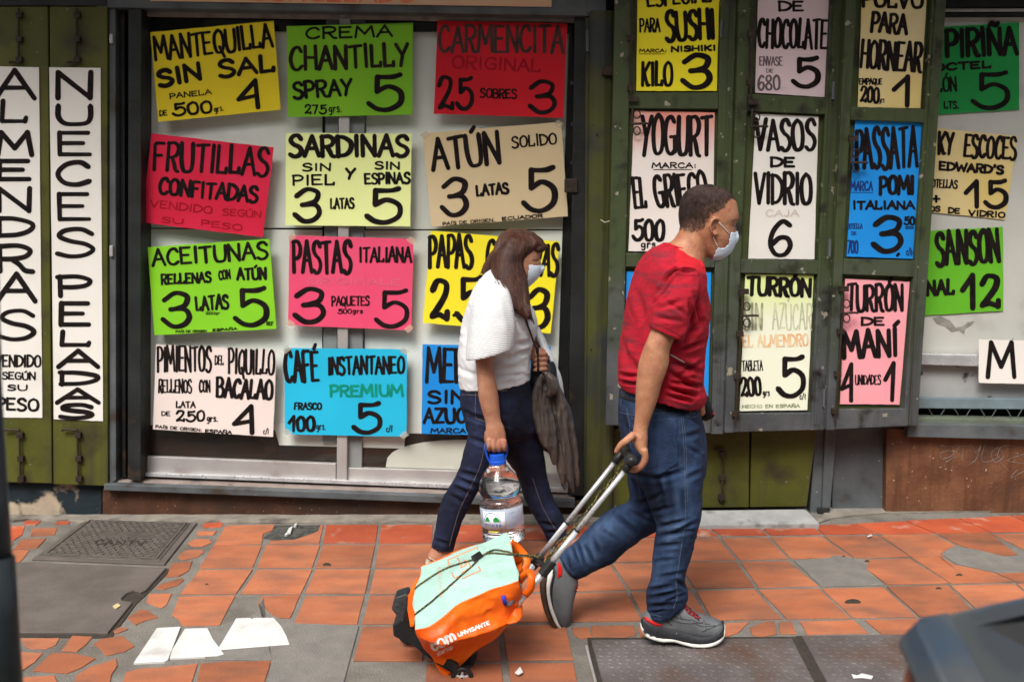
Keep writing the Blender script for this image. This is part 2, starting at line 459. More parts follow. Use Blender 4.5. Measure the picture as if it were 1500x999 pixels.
# ------------------------------------------------------------------ brush lettering
GL = {
'A': (.85, '0,0 50,100 100,0|20,38 82,38'), 'B': (.8, '6,0 6,100|s0,98 60,100 88,78 60,55 5,52|s5,52 75,50 100,25 70,0 0,0'),
'C': (.8, 's95,80 70,100 30,90 5,50 22,10 60,0 98,16'), 'D': (.85, '6,0 6,100|s0,98 50,95 97,70 95,35 60,8 2,2'),
'E': (.75, '90,98 6,98 6,2 95,2|6,52 75,52'), 'F': (.7, '8,0 8,90 22,98 95,98|8,52 75,54'),
'G': (.85, 's92,85 62,100 22,88 5,50 22,10 60,0 92,10|55,46 95,46 94,6'), 'H': (.8, '8,100 5,0|92,100 95,0|5,52 95,50'),
'I': (.3, '50,100 50,0'), 'J': (.6, 's80,100 82,30 50,0 8,18'), 'K': (.8, '8,100 8,0|92,100 12,45|s30,56 52,25 72,2 98,2'), 'L': (.7, '12,100 8,3 88,3 92,20'),
'M': (1.1, '2,0 12,100 50,30 86,100 98,0'), 'N': (.85, '6,0 8,100 90,0 94,100'),
'O': (.85, 's50,100 14,80 5,45 20,8 52,0 86,12 97,50 84,86 50,100'), 'P': (.75, '10,0 10,100|s2,97 60,100 96,80 85,55 50,45 8,45'),
'Q': (.85, 's50,100 14,80 5,45 20,8 52,0 86,12 97,50 84,86 50,100|55,25 95,-20'),
'R': (.8, '8,0 8,100|s2,97 60,100 92,82 80,58 45,48 8,47|s42,47 62,25 78,2 100,-3'),
'S': (.75, 's93,82 65,100 25,95 10,74 35,56 75,44 95,24 75,3 38,-3 3,8'), 'T': (.8, '0,96 100,100|50,98 50,0'),
'U': (.85, 's6,100 6,40 22,4 52,-2 84,6 95,40 95,100'), 'V': (.8, '2,100 45,0 98,100'), 'W': (1.2, '0,100 25,0 50,70 78,0 100,100'),
'Y': (.8, '3,100 50,48|98,100 50,48 32,0'), 'Z': (.8, '5,98 95,98 5,2 95,4'),
'0': (.75, 's50,100 12,78 6,45 20,8 52,0 84,12 95,50 82,88 50,100'), '1': (.6, '0,55 75,100 72,0'),
'2': (.85, 's8,74 35,100 82,94 80,66 45,32 10,6|10,5 50,12 92,2 94,20'),
'3': (.85, 's10,78 50,100 90,90 84,64 55,53 32,50|s32,50 82,50 98,26 78,3 40,-2 4,20'),
'4': (.85, '76,0 72,100 0,32 74,44'), '5': (.9, 's94,100 70,94 28,94|28,94 27,52|s27,52 60,66 94,50 94,18 62,-1 28,1 2,18'),
'6': (.7, 's90,88 55,100 16,70 5,30 30,0 70,0 93,25 80,48 45,50 12,30'), '7': (.75, '5,98 92,98 40,0'),
'8': (.75, 's50,52 15,72 30,98 70,98 85,75 50,52 10,28 25,2 75,0 92,25 50,52'),
'c': (.6, 's90,50 60,64 25,58 8,30 25,4 60,0 92,12'), 'o': (.65, 's50,64 14,52 6,28 20,4 52,0 86,8 95,32 84,56 50,64'),
's': (.5, 's90,54 60,66 25,60 30,38 75,30 90,12 60,0 10,6'), 'u': (.65, 's8,64 8,20 40,-2 80,12 88,64|88,64 90,0'),
'g': (.65, 's82,52 50,66 14,50 18,20 55,14 80,38|s84,62 82,0 60,-30 14,-24'), 'r': (.5, '16,62 16,0|s16,38 45,64 88,56'),
'm': (1.0, '8,62 8,0|s8,42 28,65 48,45 50,0|s50,42 72,65 92,45 92,0'), 't': (.5, '50,92 50,4 85,2|15,62 90,62'),
'a': (.65, 's78,56 38,66 8,34 30,0 62,6 80,35|82,62 84,0'), 'p': (.65, '12,62 12,-34|s12,48 50,66 90,34 55,0 14,12'),
'n': (.65, '12,62 12,0|s12,42 48,66 84,46 86,0'), 'i': (.25, '50,60 50,0|50,84 50,80'), 'f': (.5, 's90,90 55,98 40,70 40,0|10,55 80,55'),
'l': (.25, '50,98 50,0'), 'b': (.65, '12,98 12,0|s12,48 50,66 90,34 55,0 14,12'), 'e': (.6, 's10,32 88,34 70,62 30,60 8,30 35,0 90,8'),
'.': (.3, '50,4 50,2'), ':': (.3, '50,60 50,58|50,10 50,8'), '/': (.5, '90,105 5,-10'), '+': (.8, '50,90 50,5|5,48 95,48'), "'": (.25, '50,105 40,85'),
'_': (.9, '0,5 100,5'), '=': (.7, '0,60 100,62|0,25 100,27'), ',': (.3, '60,12 30,-14'), ' ': (.45, '')}
for a, b in (('Á', 'A'), ('É', 'E'), ('Í', 'I'), ('Ó', 'O'), ('Ú', 'U')):
    GL[a] = (GL[b][0], GL[b][1] + ('|48,110 72,124' if b != 'I' else '|45,112 130,126'))
GL['Ñ'] = (GL['N'][0], GL['N'][1] + '|s18,114 40,124 60,112 85,122')

def seg_cap(out, a, b, w0, w1, z):
    """capsule polygon from a to b in pixel space"""
    dx, dy = b[0] - a[0], b[1] - a[1]
    L = math.hypot(dx, dy)
    ang = math.atan2(dy, dx) if L > 1e-6 else 0
    pts = []
    for k in range(6):
        q = ang + math.pi / 2 + math.pi * k / 5
        pts.append((a[0] + math.cos(q) * w0, a[1] + math.sin(q) * w0))
    for k in range(6):
        q = ang - math.pi / 2 + math.pi * k / 5
        pts.append((b[0] + math.cos(q) * w1, b[1] + math.sin(q) * w1))
    out.append((pts, z))

SEGLEN = [1e9]
def glyph(ch, x0, y0, ux, uy, vx, vy, gw, h, wd, out, rng, z):
    for st in GL[ch][1].split('|'):
        if not st: continue
        sm = st[0] == 's'
        P = [tuple(float(c) for c in p.split(',')) for p in st.lstrip('s').split()]
        P = [(p[0] / 100 * gw, p[1] / 100 * h) for p in P]
        if sm: P = cr(P, 6)
        Q = [(x0 + ux * p[0] + vx * p[1], y0 + uy * p[0] + vy * p[1]) for p in P]
        n = len(Q)
        if sm:
            # one ribbon
            left = []; right = []
            for i in range(n):
                a, b = Q[max(i - 1, 0)], Q[min(i + 1, n - 1)]
                dx, dy = b[0] - a[0], b[1] - a[1]; L = math.hypot(dx, dy) or 1
                t = i / max(1, n - 1)
                ww = wd / 2 * (.86 + .2 * abs(dy / L)) * (1 + .08 * math.sin(7 * t + x0))
                left.append((Q[i][0] - dy / L * ww, Q[i][1] + dx / L * ww)); right.append((Q[i][0] + dy / L * ww, Q[i][1] - dx / L * ww))
            for i in range(n - 1):
                out.append(([left[i], left[i + 1], right[i + 1], right[i]], z + .00003))
            seg_cap(out, Q[0], Q[1], wd * .45, wd * .45, z); seg_cap(out, Q[-2], Q[-1], wd * .45, wd * .42, z)
        else:
            if SEGLEN[0] < 1e8:
                Q2 = []
                for a, b in zip(Q, Q[1:]):
                    k = max(1, int(math.hypot(b[0] - a[0], b[1] - a[1]) / SEGLEN[0]))
                    Q2 += [(a[0] + (b[0] - a[0]) * i / k, a[1] + (b[1] - a[1]) * i / k) for i in range(k)]
                Q = Q2 + [Q[-1]]; n = len(Q)
            for i in range(n - 1):
                a, b = Q[i], Q[i + 1]
                dy = abs(b[1] - a[1]) / (math.hypot(b[0] - a[0], b[1] - a[1]) or 1)
                k = .84 + .2 * dy
                z2 = z + .00004 * (i + 1)
                seg_cap(out, a, b, wd / 2 * k, wd / 2 * k * rng.uniform(.84, 1.0), z2)
        z += .0001

def text_polys(items, seed=0):
    rng = random.Random(seed)
    outs = {}
    for it in items:
        txt, x0, y0, x1, y1, h, wd = it[:7]
        col = it[7] if len(it) > 7 else 'ink'
        out = outs.setdefault(col, [])
        if h > 24 and wd < 7.5: wd = wd * 1.16
        elif h > 8: wd = wd * 1.08
        L = math.hypot(x1 - x0, y1 - y0) or 1
        if len(txt) > 2: wd = min(wd, .42 * L / len(txt))
        ux, uy = (x1 - x0) / L, (y1 - y0) / L
        vx, vy = uy, -ux
        gap = .16
        tot = sum(GL[c][0] for c in txt) + gap * (len(txt) - 1)
        inner = L - wd * .9
        s = inner / tot; x = wd * .45
        for c in txt:
            gw = GL[c][0] * s
            a = rng.uniform(-.035, .035)
            j = rng.uniform(-.02, .02) * h
            hh = (h - wd * .8) * rng.uniform(.96, 1.03)
            cvx, cvy = vx * math.cos(a) - vy * math.sin(a), vx * math.sin(a) + vy * math.cos(a)
            bx = x0 + ux * x + vx * (j + wd * .4); by = y0 + uy * x + vy * (j + wd * .4)
            if c != ' ': glyph(c, bx, by, ux, uy, cvx, cvy, gw, hh, wd * rng.uniform(.92, 1.06), out, rng, 0)
            x += gw + gap * s
    return outs

INKS = {'ink': M_ink, 'inkb': M_inkb}
def ink(name, c, c2=None, rough=.6): INKS[name] = pm('ink_' + name, c, c2, 20, rough, 0, spec=.2); return INKS[name]

def paper(name, c, c2, edge=None, **k):
    return pm('paper_' + name, c, c2 or tuple(v * .93 for v in c), 3.0, .68, .05, 25, dirt=tuple(v * .8 for v in c), dsc=3, dlo=.62, dhi=.8, spec=.18, **k)

def sign(name, label, cat, quad, plane, d, mat, items, amp=.003, seed=0, group=None, mapper=None, curl=.6):
    """a sheet of card on a plane; lettering follows its bulges"""
    rng = random.Random(seed)
    ox, oy = rng.uniform(0, 50), rng.uniform(0, 50)
    def warp(px, py):
        return amp * .55 * (1 + noise.noise(Vector((px * .013 + ox, py * .013 + oy, seed))) * 1.3)
    def at(px, py, e=0): return plane.at(px, py, d + warp(px, py) + e)
    nx, ny = 14, 10
    TL, TR, BR, BL = quad
    fr = []; bk = []
    for j in range(ny + 1):
        for i in range(nx + 1):
            u, v = i / nx, j / ny
            x = (1 - v) * ((1 - u) * TL[0] + u * TR[0]) + v * ((1 - u) * BL[0] + u * BR[0])
            y = (1 - v) * ((1 - u) * TL[1] + u * TR[1]) + v * ((1 - u) * BL[1] + u * BR[1])
            if i in (0, nx) or j in (0, ny):
                x += rng.uniform(-.25, .25); y += rng.uniform(-.25, .25)
            p = at(x, y); fr.append(p); bk.append(p - plane.n * .0018)
    N = len(fr); w = nx + 1
    fs = []
    for j in range(ny):
        for i in range(nx):
            a = j * w + i
            fs.append((a, a + 1, a + w + 1, a + w)); fs.append((N + a, N + a + w, N + a + w + 1, N + a + 1))
    bd = [i for i in range(w)] + [j * w + nx for j in range(1, ny + 1)] + [ny * w + i for i in range(nx - 1, -1, -1)] + [j * w for j in range(ny - 1, 0, -1)]
    for a, b in zip(bd, bd[1:] + bd[:1]): fs.append((a, N + a, N + b, b))
    base = (fr[ny * w] + fr[ny * w + nx]) / 2
    t = thing(name, label, cat, base, group)
    mesh_obj('sheet', fr + bk, fs, mat, t)
    if seed in (6, 8, 11):
        for (cx_, cy_), (sx, sy) in (((TL), (1, 1)), ((TR), (-1, 1)), ((BR), (-1, -1)), ((BL), (1, -1)))[:2 + seed % 3]:
            q = [(cx_ - 4 * sx, cy_ + 3 * sy), (cx_ + 5 * sx, cy_ - 4 * sy), (cx_ + 11 * sx, cy_ + 2 * sy), (cx_ + 2 * sx, cy_ + 9 * sy)]
            mb = MB(); mb.add([at(x, y, .0022) for x, y in q], [(0, 1, 2, 3)]); mb.build('tape', M_tape, t)
    for n_, it in enumerate(items):
        for col, polys in text_polys([it], seed + n_ * 31).items():
            vs = []; ff = []
            for pts, z in polys:
                k = len(vs)
                vs += [at(x, y, .0012 + z) for x, y in pts]
                ff.append(tuple(range(k, k + len(pts))))
            mesh_obj('lettering', vs, ff, INKS[col], t, smooth='flatsheet')
    return t

def quadbox(mb, quad, plane, d, thick, mi=0):
    mb.prism([plane.at(x, y, d) for x, y in quad], -plane.n * thick, mi)
def slab(name, quad, plane, d, thick, mat, parent, bevel=.002, **k):
    mb = MB(); quadbox(mb, quad, plane, d, thick)
    return mb.build(name, mat, parent, bevel=bevel, **k)
def vbar(x0, x1, ytop, ybot, x0b=None, x1b=None):
    x0b = x0 if x0b is None else x0b; x1b = x1 if x1b is None else x1b
    return [(x0, ytop), (x1, ytop), (x1b, ybot), (x0b, ybot)]
# ================================================================== GROUND
def grid_sheet(name, x0, x1, n, y0, y1, m, mat, h=0.0, kind='structure'):
    pass
gx, gy = EX.copy(), None
gxd = (EX - NG * EX.dot(NG)).normalized()
gyd = NG.cross(gxd).normalized()
g_o = G(750, 900)
mb = MB()
def gp(a, b, h=0): return g_o + gxd * a + gyd * b + NG * h
mb.add([gp(-60, -40), gp(60, -40), gp(60, 8), gp(-60, 8)], [(0, 1, 2, 3)])
ground = mb.build('ground', M_concrete, kind='structure')

def gpiece(poly, h=.010, h0=-.004, shrink=0, mat=M_tile, name='tile', parent=ground, cham=.0012, jit=0, rng=random):
    """a thin stone laid in the mortar: outline in the picture, put on the ground plane"""
    P = [G(x, y) for x, y in poly]
    c = sum(P, Vector()) / len(P)
    n = len(P)
    tilt = [rng.uniform(-jit, jit) for _ in range(2)]
    def up(p, hh):
        r = p - c
        return p + NG * (hh + r.dot(gxd) * tilt[0] + r.dot(gyd) * tilt[1])
    def ins(p, k):
        r = p - c; return p - r.normalized() * k
    bot = [p + NG * h0 for p in P]
    mid = [up(p, h - cham) for p in P]
    top = [up(ins(p, cham * 1.4), h) for p in P]
    vs = bot + mid + top
    fs = [(i, (i + 1) % n, n + (i + 1) % n, n + i) for i in range(n)] + [(n + i, n + (i + 1) % n, 2 * n + (i + 1) % n, 2 * n + i) for i in range(n)]
    fs += [tuple(range(2 * n, 3 * n))]
    return mesh_obj(name, vs, fs, mat, parent)

rowX = [-200, 0, 640, 860, 1180, 1500, 1700]
rowY = [[770, 769, 767, 768, 769, 753, 747], [800, 799, 797, 790, 785, 781, 779], [838, 835, 833, 826, 820, 815, 812],
        [876, 874, 871, 868, 861, 854, 850], [921, 919, 916, 913, 909, 904, 900], [975, 973, 971, 969, 966, 962, 960], [1040, 1038, 1036, 1034, 1031, 1028, 1026]]
def row_y(r, x): return float(np.interp(x, rowX, rowY[r]))
cols = {0: [328, 311, 290, 261, 246], 1: [402, 387, 373, 349, 328, 300, 270], 2: [476, 471, 460, 444, 427, 408, 385], 3: [556, 553, 546, 538, 527, 514, 498], 4: [636, 635, 633, 630, 627, 622, 616],
        5: [715, 718, 722, 727, 732, 739, 746], 6: [797, 804, 813, 823, 833, 845, 857], 7: [862, 876, 895, 921, 943], 8: [952, 967, 990, 1016, 1041], 9: [1032, 1054, 1081, 1108, 1149],
        10: [1112, 1126, 1157, 1201, 1247], 11: [1191, 1205, 1249, 1297, 1345], 12: [1252, 1287, 1334, 1391, 1437], 13: [1327, 1369, 1423, 1487, 1545], 14: [1404, 1452, 1515, 1585, 1650], 15: [1481, 1535, 1600, 1680, 1750], 16: [1560, 1620, 1690, 1780, 1860]}
wide = {1: 4.5, 2: 4, 3: 4.5, 4: 3.5, 5: 5, 6: 5, 7: 3.5, 8: 3.5, 9: 4, 10: 3, 11: 3, 12: 3, 13: 2.5, 14: 2.5, 15: 2.5, 16: 2.5}
skip = {(1, 4), (2, 4), (2, 5), (3, 5), (1, 5), (10, 2), (13, 2), (14, 2), (12, 2), (13, 1), (0, 3), (1, 3), (0, 0), (1, 0)}
rng = random.Random(3)
def tile_quad(c, r):
    gp_ = 2.7 + r * .45
    w0 = wide.get(c, 3) * (1 + r * .14) * .62; w1 = wide.get(c + 1, 3) * (1 + r * .14) * .62
    a, b = cols[c], cols[c + 1]
    q = []
    for (cc, rr, sx, sy) in ((a, r, w0, 1), (b, r, -w1, 1), (b, r + 1, -w1, -1), (a, r + 1, w0, -1)):
        x = cc[rr] + sx; y = row_y(rr, x) + sy * gp_ * .5
        q.append((x + rng.uniform(-.5, .5), y + rng.uniform(-.35, .35)))
    if r == 0: q[0] = (q[0][0], q[0][1] + 1); q[1] = (q[1][0], q[1][1] + 1)
    return q
def subdiv(q, k=3, jit=.35):
    out = []
    for a, b in zip(q, q[1:] + q[:1]):
        for i in range(k):
            t = i / k
            out.append((a[0] + (b[0] - a[0]) * t + (rng.uniform(-jit, jit) if i else 0), a[1] + (b[1] - a[1]) * t + (rng.uniform(-jit, jit) * .7 if i else 0)))
    return out
for c in range(0, 16):
    for r in range(0, 6):
        if r >= 4 and c >= 6: continue
        if (c, r) in skip or len(cols[c]) < r + 2 or len(cols[c + 1]) < r + 2: continue
        if c == 0 and r > 2: continue
        gpiece(subdiv(tile_quad(c, r)), h=.0045 + rng.uniform(-.001, .0015), jit=.003, rng=rng, mat=M_tilered if r == 0 and c > 1 else M_tile)
# special and broken tiles, drawn from the photograph
spec = [
    [(330, 771), (402, 769), (398, 778), (386, 782), (383, 797), (314, 799)],
    [(470, 770), (474, 770), (468, 796), (394, 797), (396, 793), (430, 792), (452, 785), (466, 779)],
    [(262, 875), (345, 873), (322, 916), (267, 917), (262, 908), (252, 902)],
    [(384, 874), (440, 872), (425, 906), (402, 905), (385, 899), (376, 884)],
    [(1270, 821), (1332, 819), (1386, 855), (1298, 856), (1272, 836)],
    [(1337, 818), (1378, 817), (1372, 814), (1398, 828), (1455, 840), (1484, 853), (1393, 855)],
    [(1292, 784), (1367, 783), (1400, 800), (1380, 806), (1376, 816), (1336, 817)],
    [(1373, 783), (1449, 781), (1490, 813), (1462, 815), (1405, 799)],
    [(1457, 838), (1500, 840), (1560, 835), (1590, 852), (1490, 854)],
    [(0, 771), (36, 771), (33, 783), (20, 792), (4, 795)], [(-60, 800), (20, 796), (12, 806), (-60, 822)],
    [(47, 775), (84, 774), (80, 784), (44, 786)], [(32, 791), (68, 789), (55, 803), (19, 806)], [(10, 808), (44, 806), (30, 823), (0, 826)],
    [(-80, 776), (-8, 774), (-20, 792), (-90, 796)],
    [(88, 760), (105, 760), (100, 768), (80, 769)], [(36, 763), (60, 764), (52, 770), (36, 770)],
    [(301, 766), (326, 764), (325, 772), (300, 774), (296, 770)], [(291, 779), (318, 778), (313, 784), (288, 785)],
    [(275, 796), (287, 790), (306, 790), (311, 795), (296, 801), (281, 801)], [(262, 812), (275, 806), (296, 806), (299, 809), (290, 816), (268, 821), (261, 818)],
    [(252, 826), (282, 823), (277, 836), (262, 845), (243, 846)], [(236, 856), (268, 847), (270, 850), (262, 857), (240, 864), (228, 862)],
    [(218, 871), (252, 870), (244, 886), (238, 891), (226, 888), (214, 882)],
    [(187, 905), (205, 893), (216, 894), (232, 905), (214, 909), (199, 916)], [(166, 925), (176, 919), (188, 922), (176, 927), (168, 929)],
    [(32, 936), (88, 935), (82, 945), (68, 951), (45, 951), (34, 945)], [(106, 932), (136, 933), (126, 945), (113, 955), (90, 954)],
    [(137, 944), (150, 936), (180, 932), (197, 947), (183, 955), (155, 961), (147, 951)],
    [(28, 956), (63, 957), (50, 971), (28, 986)], [(76, 957), (110, 958), (140, 965), (122, 977), (98, 987), (48, 983)],
    [(134, 977), (171, 966), (172, 976), (163, 990), (160, 1010), (105, 1012), (112, 990)], [(20, 994), (80, 990), (90, 1012), (10, 1015)],
    [(185, 985), (205, 980), (290, 973), (281, 1000), (276, 1030), (168, 1030)], [(294, 973), (330, 970), (398, 969), (392, 985), (380, 1030), (282, 1030)],
    [(-60, 940), (20, 940), (15, 952), (-60, 954)],
    # pieces along the steel covers
    [(838, 920), (862, 920), (867, 934), (850, 936), (840, 930)], [(865, 918), (929, 917), (932, 931), (912, 935), (868, 933)], [(934, 920), (958, 922), (955, 931), (938, 934)],
    [(1064, 914), (1097, 912), (1080, 928), (1064, 933), (1052, 932)], [(1098, 920), (1122, 911), (1134, 911), (1138, 929), (1112, 934), (1102, 930)],
    [(1141, 912), (1160, 911), (1167, 929), (1143, 929)], [(1171, 911), (1250, 909), (1272, 928), (1182, 930)], [(1267, 909), (1340, 907), (1385, 925), (1372, 930), (1292, 930)],
    [(1345, 907), (1440, 904), (1480, 924), (1390, 926)],
]
for k, poly in enumerate(spec):
    gpiece(subdiv(poly, 3, .5), h=.0042 + rng.uniform(-.001, .001), jit=.003, rng=rng, mat=M_tilered if poly[0][1] < 772 and k > 1 else M_tile)
# small dents and chips in tiles
M_hole = pm('dark_chip', (.03, .025, .02), (.05, .04, .03), 60, .9, .3)
for (x, y, w, h) in ((1249, 882, 12, 3), (479, 828, 6.5, 2.3), (1405, 843, 5, 1.3), (1375, 863, 5, 1.5), (1236, 816, 3, 1), (1270, 823, 4, 1.6), (303, 857, 3, 1)):
    pts = [(x + math.cos(a) * w, y + math.sin(a) * h + (1.5 * (abs(math.cos(a)) ** 2))) for a in [2 * math.pi * k / 14 for k in range(14)]]
    gpiece(pts, h=.0066, h0=.003, mat=M_hole, name='chip', cham=.0003)
# white tile pieces
for poly in ([(230, 922), (265, 920), (246, 969), (241, 971), (196, 973)], [(271, 923), (304, 922), (312, 938), (328, 960), (318, 963), (249, 966), (252, 954)],
             [(346, 908), (366, 907), (369, 909), (372, 907), (401, 907), (412, 919), (420, 934), (424, 946), (322, 954), (321, 950)]):
    gpiece(poly, h=.008, mat=M_white, name='white_tile')
# mortar patches
M_patch = pm('cement_patch', (.19, .175, .155), (.15, .14, .125), 14, .85, .5, 150)
for poly in ([(386, 877), (372, 900), (350, 915), (330, 917), (300, 930), (300, 968), (398, 967), (388, 1030), (496, 1030), (526, 918), (427, 914), (400, 903), (378, 884)],
             [(1163, 822), (1215, 818), (1222, 814), (1246, 818), (1272, 823), (1270, 835), (1295, 858), (1203, 860)],
             [(1378, 812), (1396, 801), (1430, 806), (1470, 816), (1540, 814), (1560, 836), (1468, 841), (1430, 833), (1400, 826)]):
    gpiece(poly, h=.0062, mat=M_patch, name='cement_patch', cham=.002)
# broken hole with rubble by the wall
M_rubble = pm('rubble', (.09, .085, .075), (.03, .03, .028), 30, .9, .6, 60)
gpiece([(402, 770), (470, 770), (468, 782), (450, 788), (428, 792), (400, 792), (386, 788), (398, 779)], h=.004, mat=M_rubble, name='broken_patch')
mb = MB()
for (x, y, w, h) in ((424, 779, 5, 6), (433, 771, 3, 3), (420, 784, 3, 2)):
    mb.prism([G(x - w, y + h, .006), G(x + w * .4, y + h * .7, .006), G(x + w, y - h, .006), G(x - w * .2, y - h * .4, .006)], NG * .012)
tag(mb.build('plaster_scrap', M_white, bevel=.002), 'small white scrap of plaster lying in the broken patch by the wall', 'rubble')
# concrete verge strip along the wall foot
M_verge = pm('rough_verge', (.25, .22, .18), (.17, .15, .125), 14, .9, .7, 50, dirt=(.08, .07, .06), dsc=6)
vp = [(-60, 757)]
for x in range(-40, 930, 20): vp.append((x, 757 + rng.uniform(-.5, .5)))
bt = [(x, 767 + 2.2 * noise.noise(Vector((x * .03, 1, 0))) - (3 if x < 120 else 0)) for x in range(920, -60, -20)]
gpiece(vp + bt, h=.014, mat=M_verge, name='verge', cham=.008)
gpiece([(1190, 770), (1205, 757), (1210, 742), (1560, 742), (1560, 748), (1450, 751), (1300, 753), (1250, 757), (1215, 762)], h=.009, mat=M_verge, name='verge', cham=.004)

# ---- manhole cover with cast grid
mh = thing('manhole_cover', 'dark cast iron manhole cover with dashed tread pattern lettered CANTV', 'manhole cover', G(150, 795))
gpiece([(47, 821), (241, 829), (289, 768), (126, 762)], h=.010, mat=M_slab, name='frame', parent=mh, cham=.003)
gpiece([(57, 818), (234, 825), (280, 769), (129, 764)], h=.013, mat=M_iron, name='cover', parent=mh, cham=.002)
Q = [(129, 764), (280, 769), (234, 825), (57, 818)]
def bil(Q, u, v):
    return ((1 - v) * ((1 - u) * Q[0][0] + u * Q[1][0]) + v * ((1 - u) * Q[3][0] + u * Q[2][0]), (1 - v) * ((1 - u) * Q[0][1] + u * Q[1][1]) + v * ((1 - u) * Q[3][1] + u * Q[2][1]))
H_ = [G(*p) for p in Q]
def mh_pt(u, v, h):
    p = (H_[0] * (1 - u) + H_[1] * u) * (1 - v) + (H_[3] * (1 - u) + H_[2] * u) * v
    return p + NG * h
mb = MB()
for j in range(17):
    for i in range(13):
        u = .085 + (i + (.5 if j % 2 else 0)) * .066; v = .075 + j * .052
        if u > .93 or (.30 < v < .44 and .28 < u < .78): continue
        a, b = .024, .014
        q = [mh_pt(u - a, v - b, .012), mh_pt(u + a, v - b, .012), mh_pt(u + a, v + b, .012), mh_pt(u - a, v + b, .012)]
        mb.prism(q, NG * .005)
for (a, b, c, d) in ((.035, .03, .965, .045), (.035, .945, .965, .965), (.03, .03, .042, .96), (.955, .03, .968, .96)):
    mb.prism([mh_pt(a, b, .012), mh_pt(c, b, .012), mh_pt(c, d, .012), mh_pt(a, d, .012)], NG * .0055)
mb.build('tread_pattern', pm('iron_worn', (.17, .15, .13), (.12, .10, .09), 30, .5, .2, 90, metal=.3), mh)
vs = []; ff = []
for pts, z in text_polys([('CANTV', 137, 797, 212, 799, 8, 2)], 4)['ink']:
    k = len(vs); vs += [G(x + (797 - y) * .45, y, .0185 + z) for x, y in pts]; ff.append(tuple(range(k, k + len(pts))))
mesh_obj('lettering', vs, ff, M_hole, mh, smooth='flatsheet')
# ---- grey slab cover with hole
sl = thing('slab_cover', 'large worn grey slab cover with a dark finger hole at its right edge', 'cover', G(100, 880))
gpiece([(-60, 824), (18, 827), (243, 836), (214, 868), (206, 872), (196, 869), (186, 872), (178, 880), (180, 884), (194, 886), (158, 931), (120, 930), (28, 930), (-60, 929)],
       h=.013, mat=M_slab, name='slab', parent=sl, cham=.003)
gpiece([(14, 824), (246, 833), (250, 836), (212, 874), (200, 885), (164, 934), (140, 935), (-20, 933), (-60, 931)], h=.004, mat=M_hole, name='dark_joint', parent=sl, cham=.001)
mb = MB()
mb.prism([G(165, 889, .013), G(172, 885, .013), (G(177, 888, .013)), G(170, 893, .013)], NG * .006)
tag(mb.build('cigarette_end', pm('yellowed', (.6, .5, .25)), bevel=.001), 'small yellowish litter scrap on the grey slab cover', 'litter')
# ---- chequer plates
def plate(name, label, outer, inner, seed):
    t = thing(name, label, 'steel cover', G(*inner[0]))
    gpiece(outer, h=.006, mat=M_hole, name='frame_gap', parent=t, cham=.001)
    gpiece(inner, h=.012, mat=M_plate, name='plate', parent=t, cham=.002)
    mb = MB()
    poly = inner
    xs = [p[0] for p in inner]; ys = [p[1] for p in inner]
    P0 = G(850, 935)
    for i in range(-20, 60):
        for j in range(-24, 8):
            c = P0 + gxd * (i * .031) + gyd * (j * .026)
            k = (i + j) % 2
            px, py = proj([c])[0]
            if py > 1015 or not inpoly(np.array([[px, py]]), [(x + (4 if x < np.mean(xs) else -6), y + (3 if y < 960 else -3)) for x, y in poly])[0]: continue
            a = math.radians(35 if k else 145)
            u = gxd * math.cos(a) + gyd * math.sin(a); w = NG.cross(u)
            L, Wd = .0115, .0035
            b = c + NG * .012
            q = [b - u * L, b - u * L * .3 - w * Wd, b + u * L * .3 - w * Wd, b + u * L, b + u * L * .3 + w * Wd, b - u * L * .3 + w * Wd]
            top = [p + NG * .0022 + (b - p) * .35 for p in q]
            mb.add(q + top, [tuple(range(6, 12))] + [(n, (n + 1) % 6, 6 + (n + 1) % 6, 6 + n) for n in range(6)])
    o = mb.build('tread_pattern', M_plate, t); o['kind'] = 'stuff'
plate('steel_cover', 'dark steel tread plate cover under the front shoe of the man in red', [(860, 936), (1168, 934), (1226, 1040), (880, 1040)], [(866, 941), (1160, 939), (1212, 1040), (893, 1040)], 1)
plate('steel_cover', 'brownish steel tread plate cover beside the foreground blue box', [(1166, 933), (1500, 929), (1600, 1040), (1224, 1040)], [(1174, 935), (1500, 931), (1590, 1040), (1232, 1040)], 2)
mb = MB(); mb.tube([G(859, 946, .012), G(863, 962, .012), G(878, 1020, .012)], .005, 8)
tag(mb.build('steel_rod', M_alu), 'thin bent steel rod lying in the gap left of the tread plate', 'rod')
# litter
def litter(poly, label, mat=None, h=.014):
    mb = MB(); mb.prism([G(x, y, h) for x, y in poly], NG * .004)
    tag(mb.build('paper_scrap', mat or M_white, bevel=.001), label, 'litter')
litter([(1247, 988), (1256, 990), (1262, 987), (1271, 989), (1279, 991), (1277, 995), (1262, 993), (1250, 994)], 'torn white paper scrap on the brownish tread plate')
litter([(754, 986), (762, 977), (766, 985), (760, 989)], 'small white triangular paper scrap on the red tile behind the trolley wheel')
litter([(1270, 786), (1276, 783), (1278, 785), (1272, 787)], 'tiny white scrap on the red tiles near the wall step')

# ================================================================== SHOP FRONT
shop = thing('shop_building', 'old grocery shop front with olive and grey metalwork and brown stone base', 'building', G(750, 757))
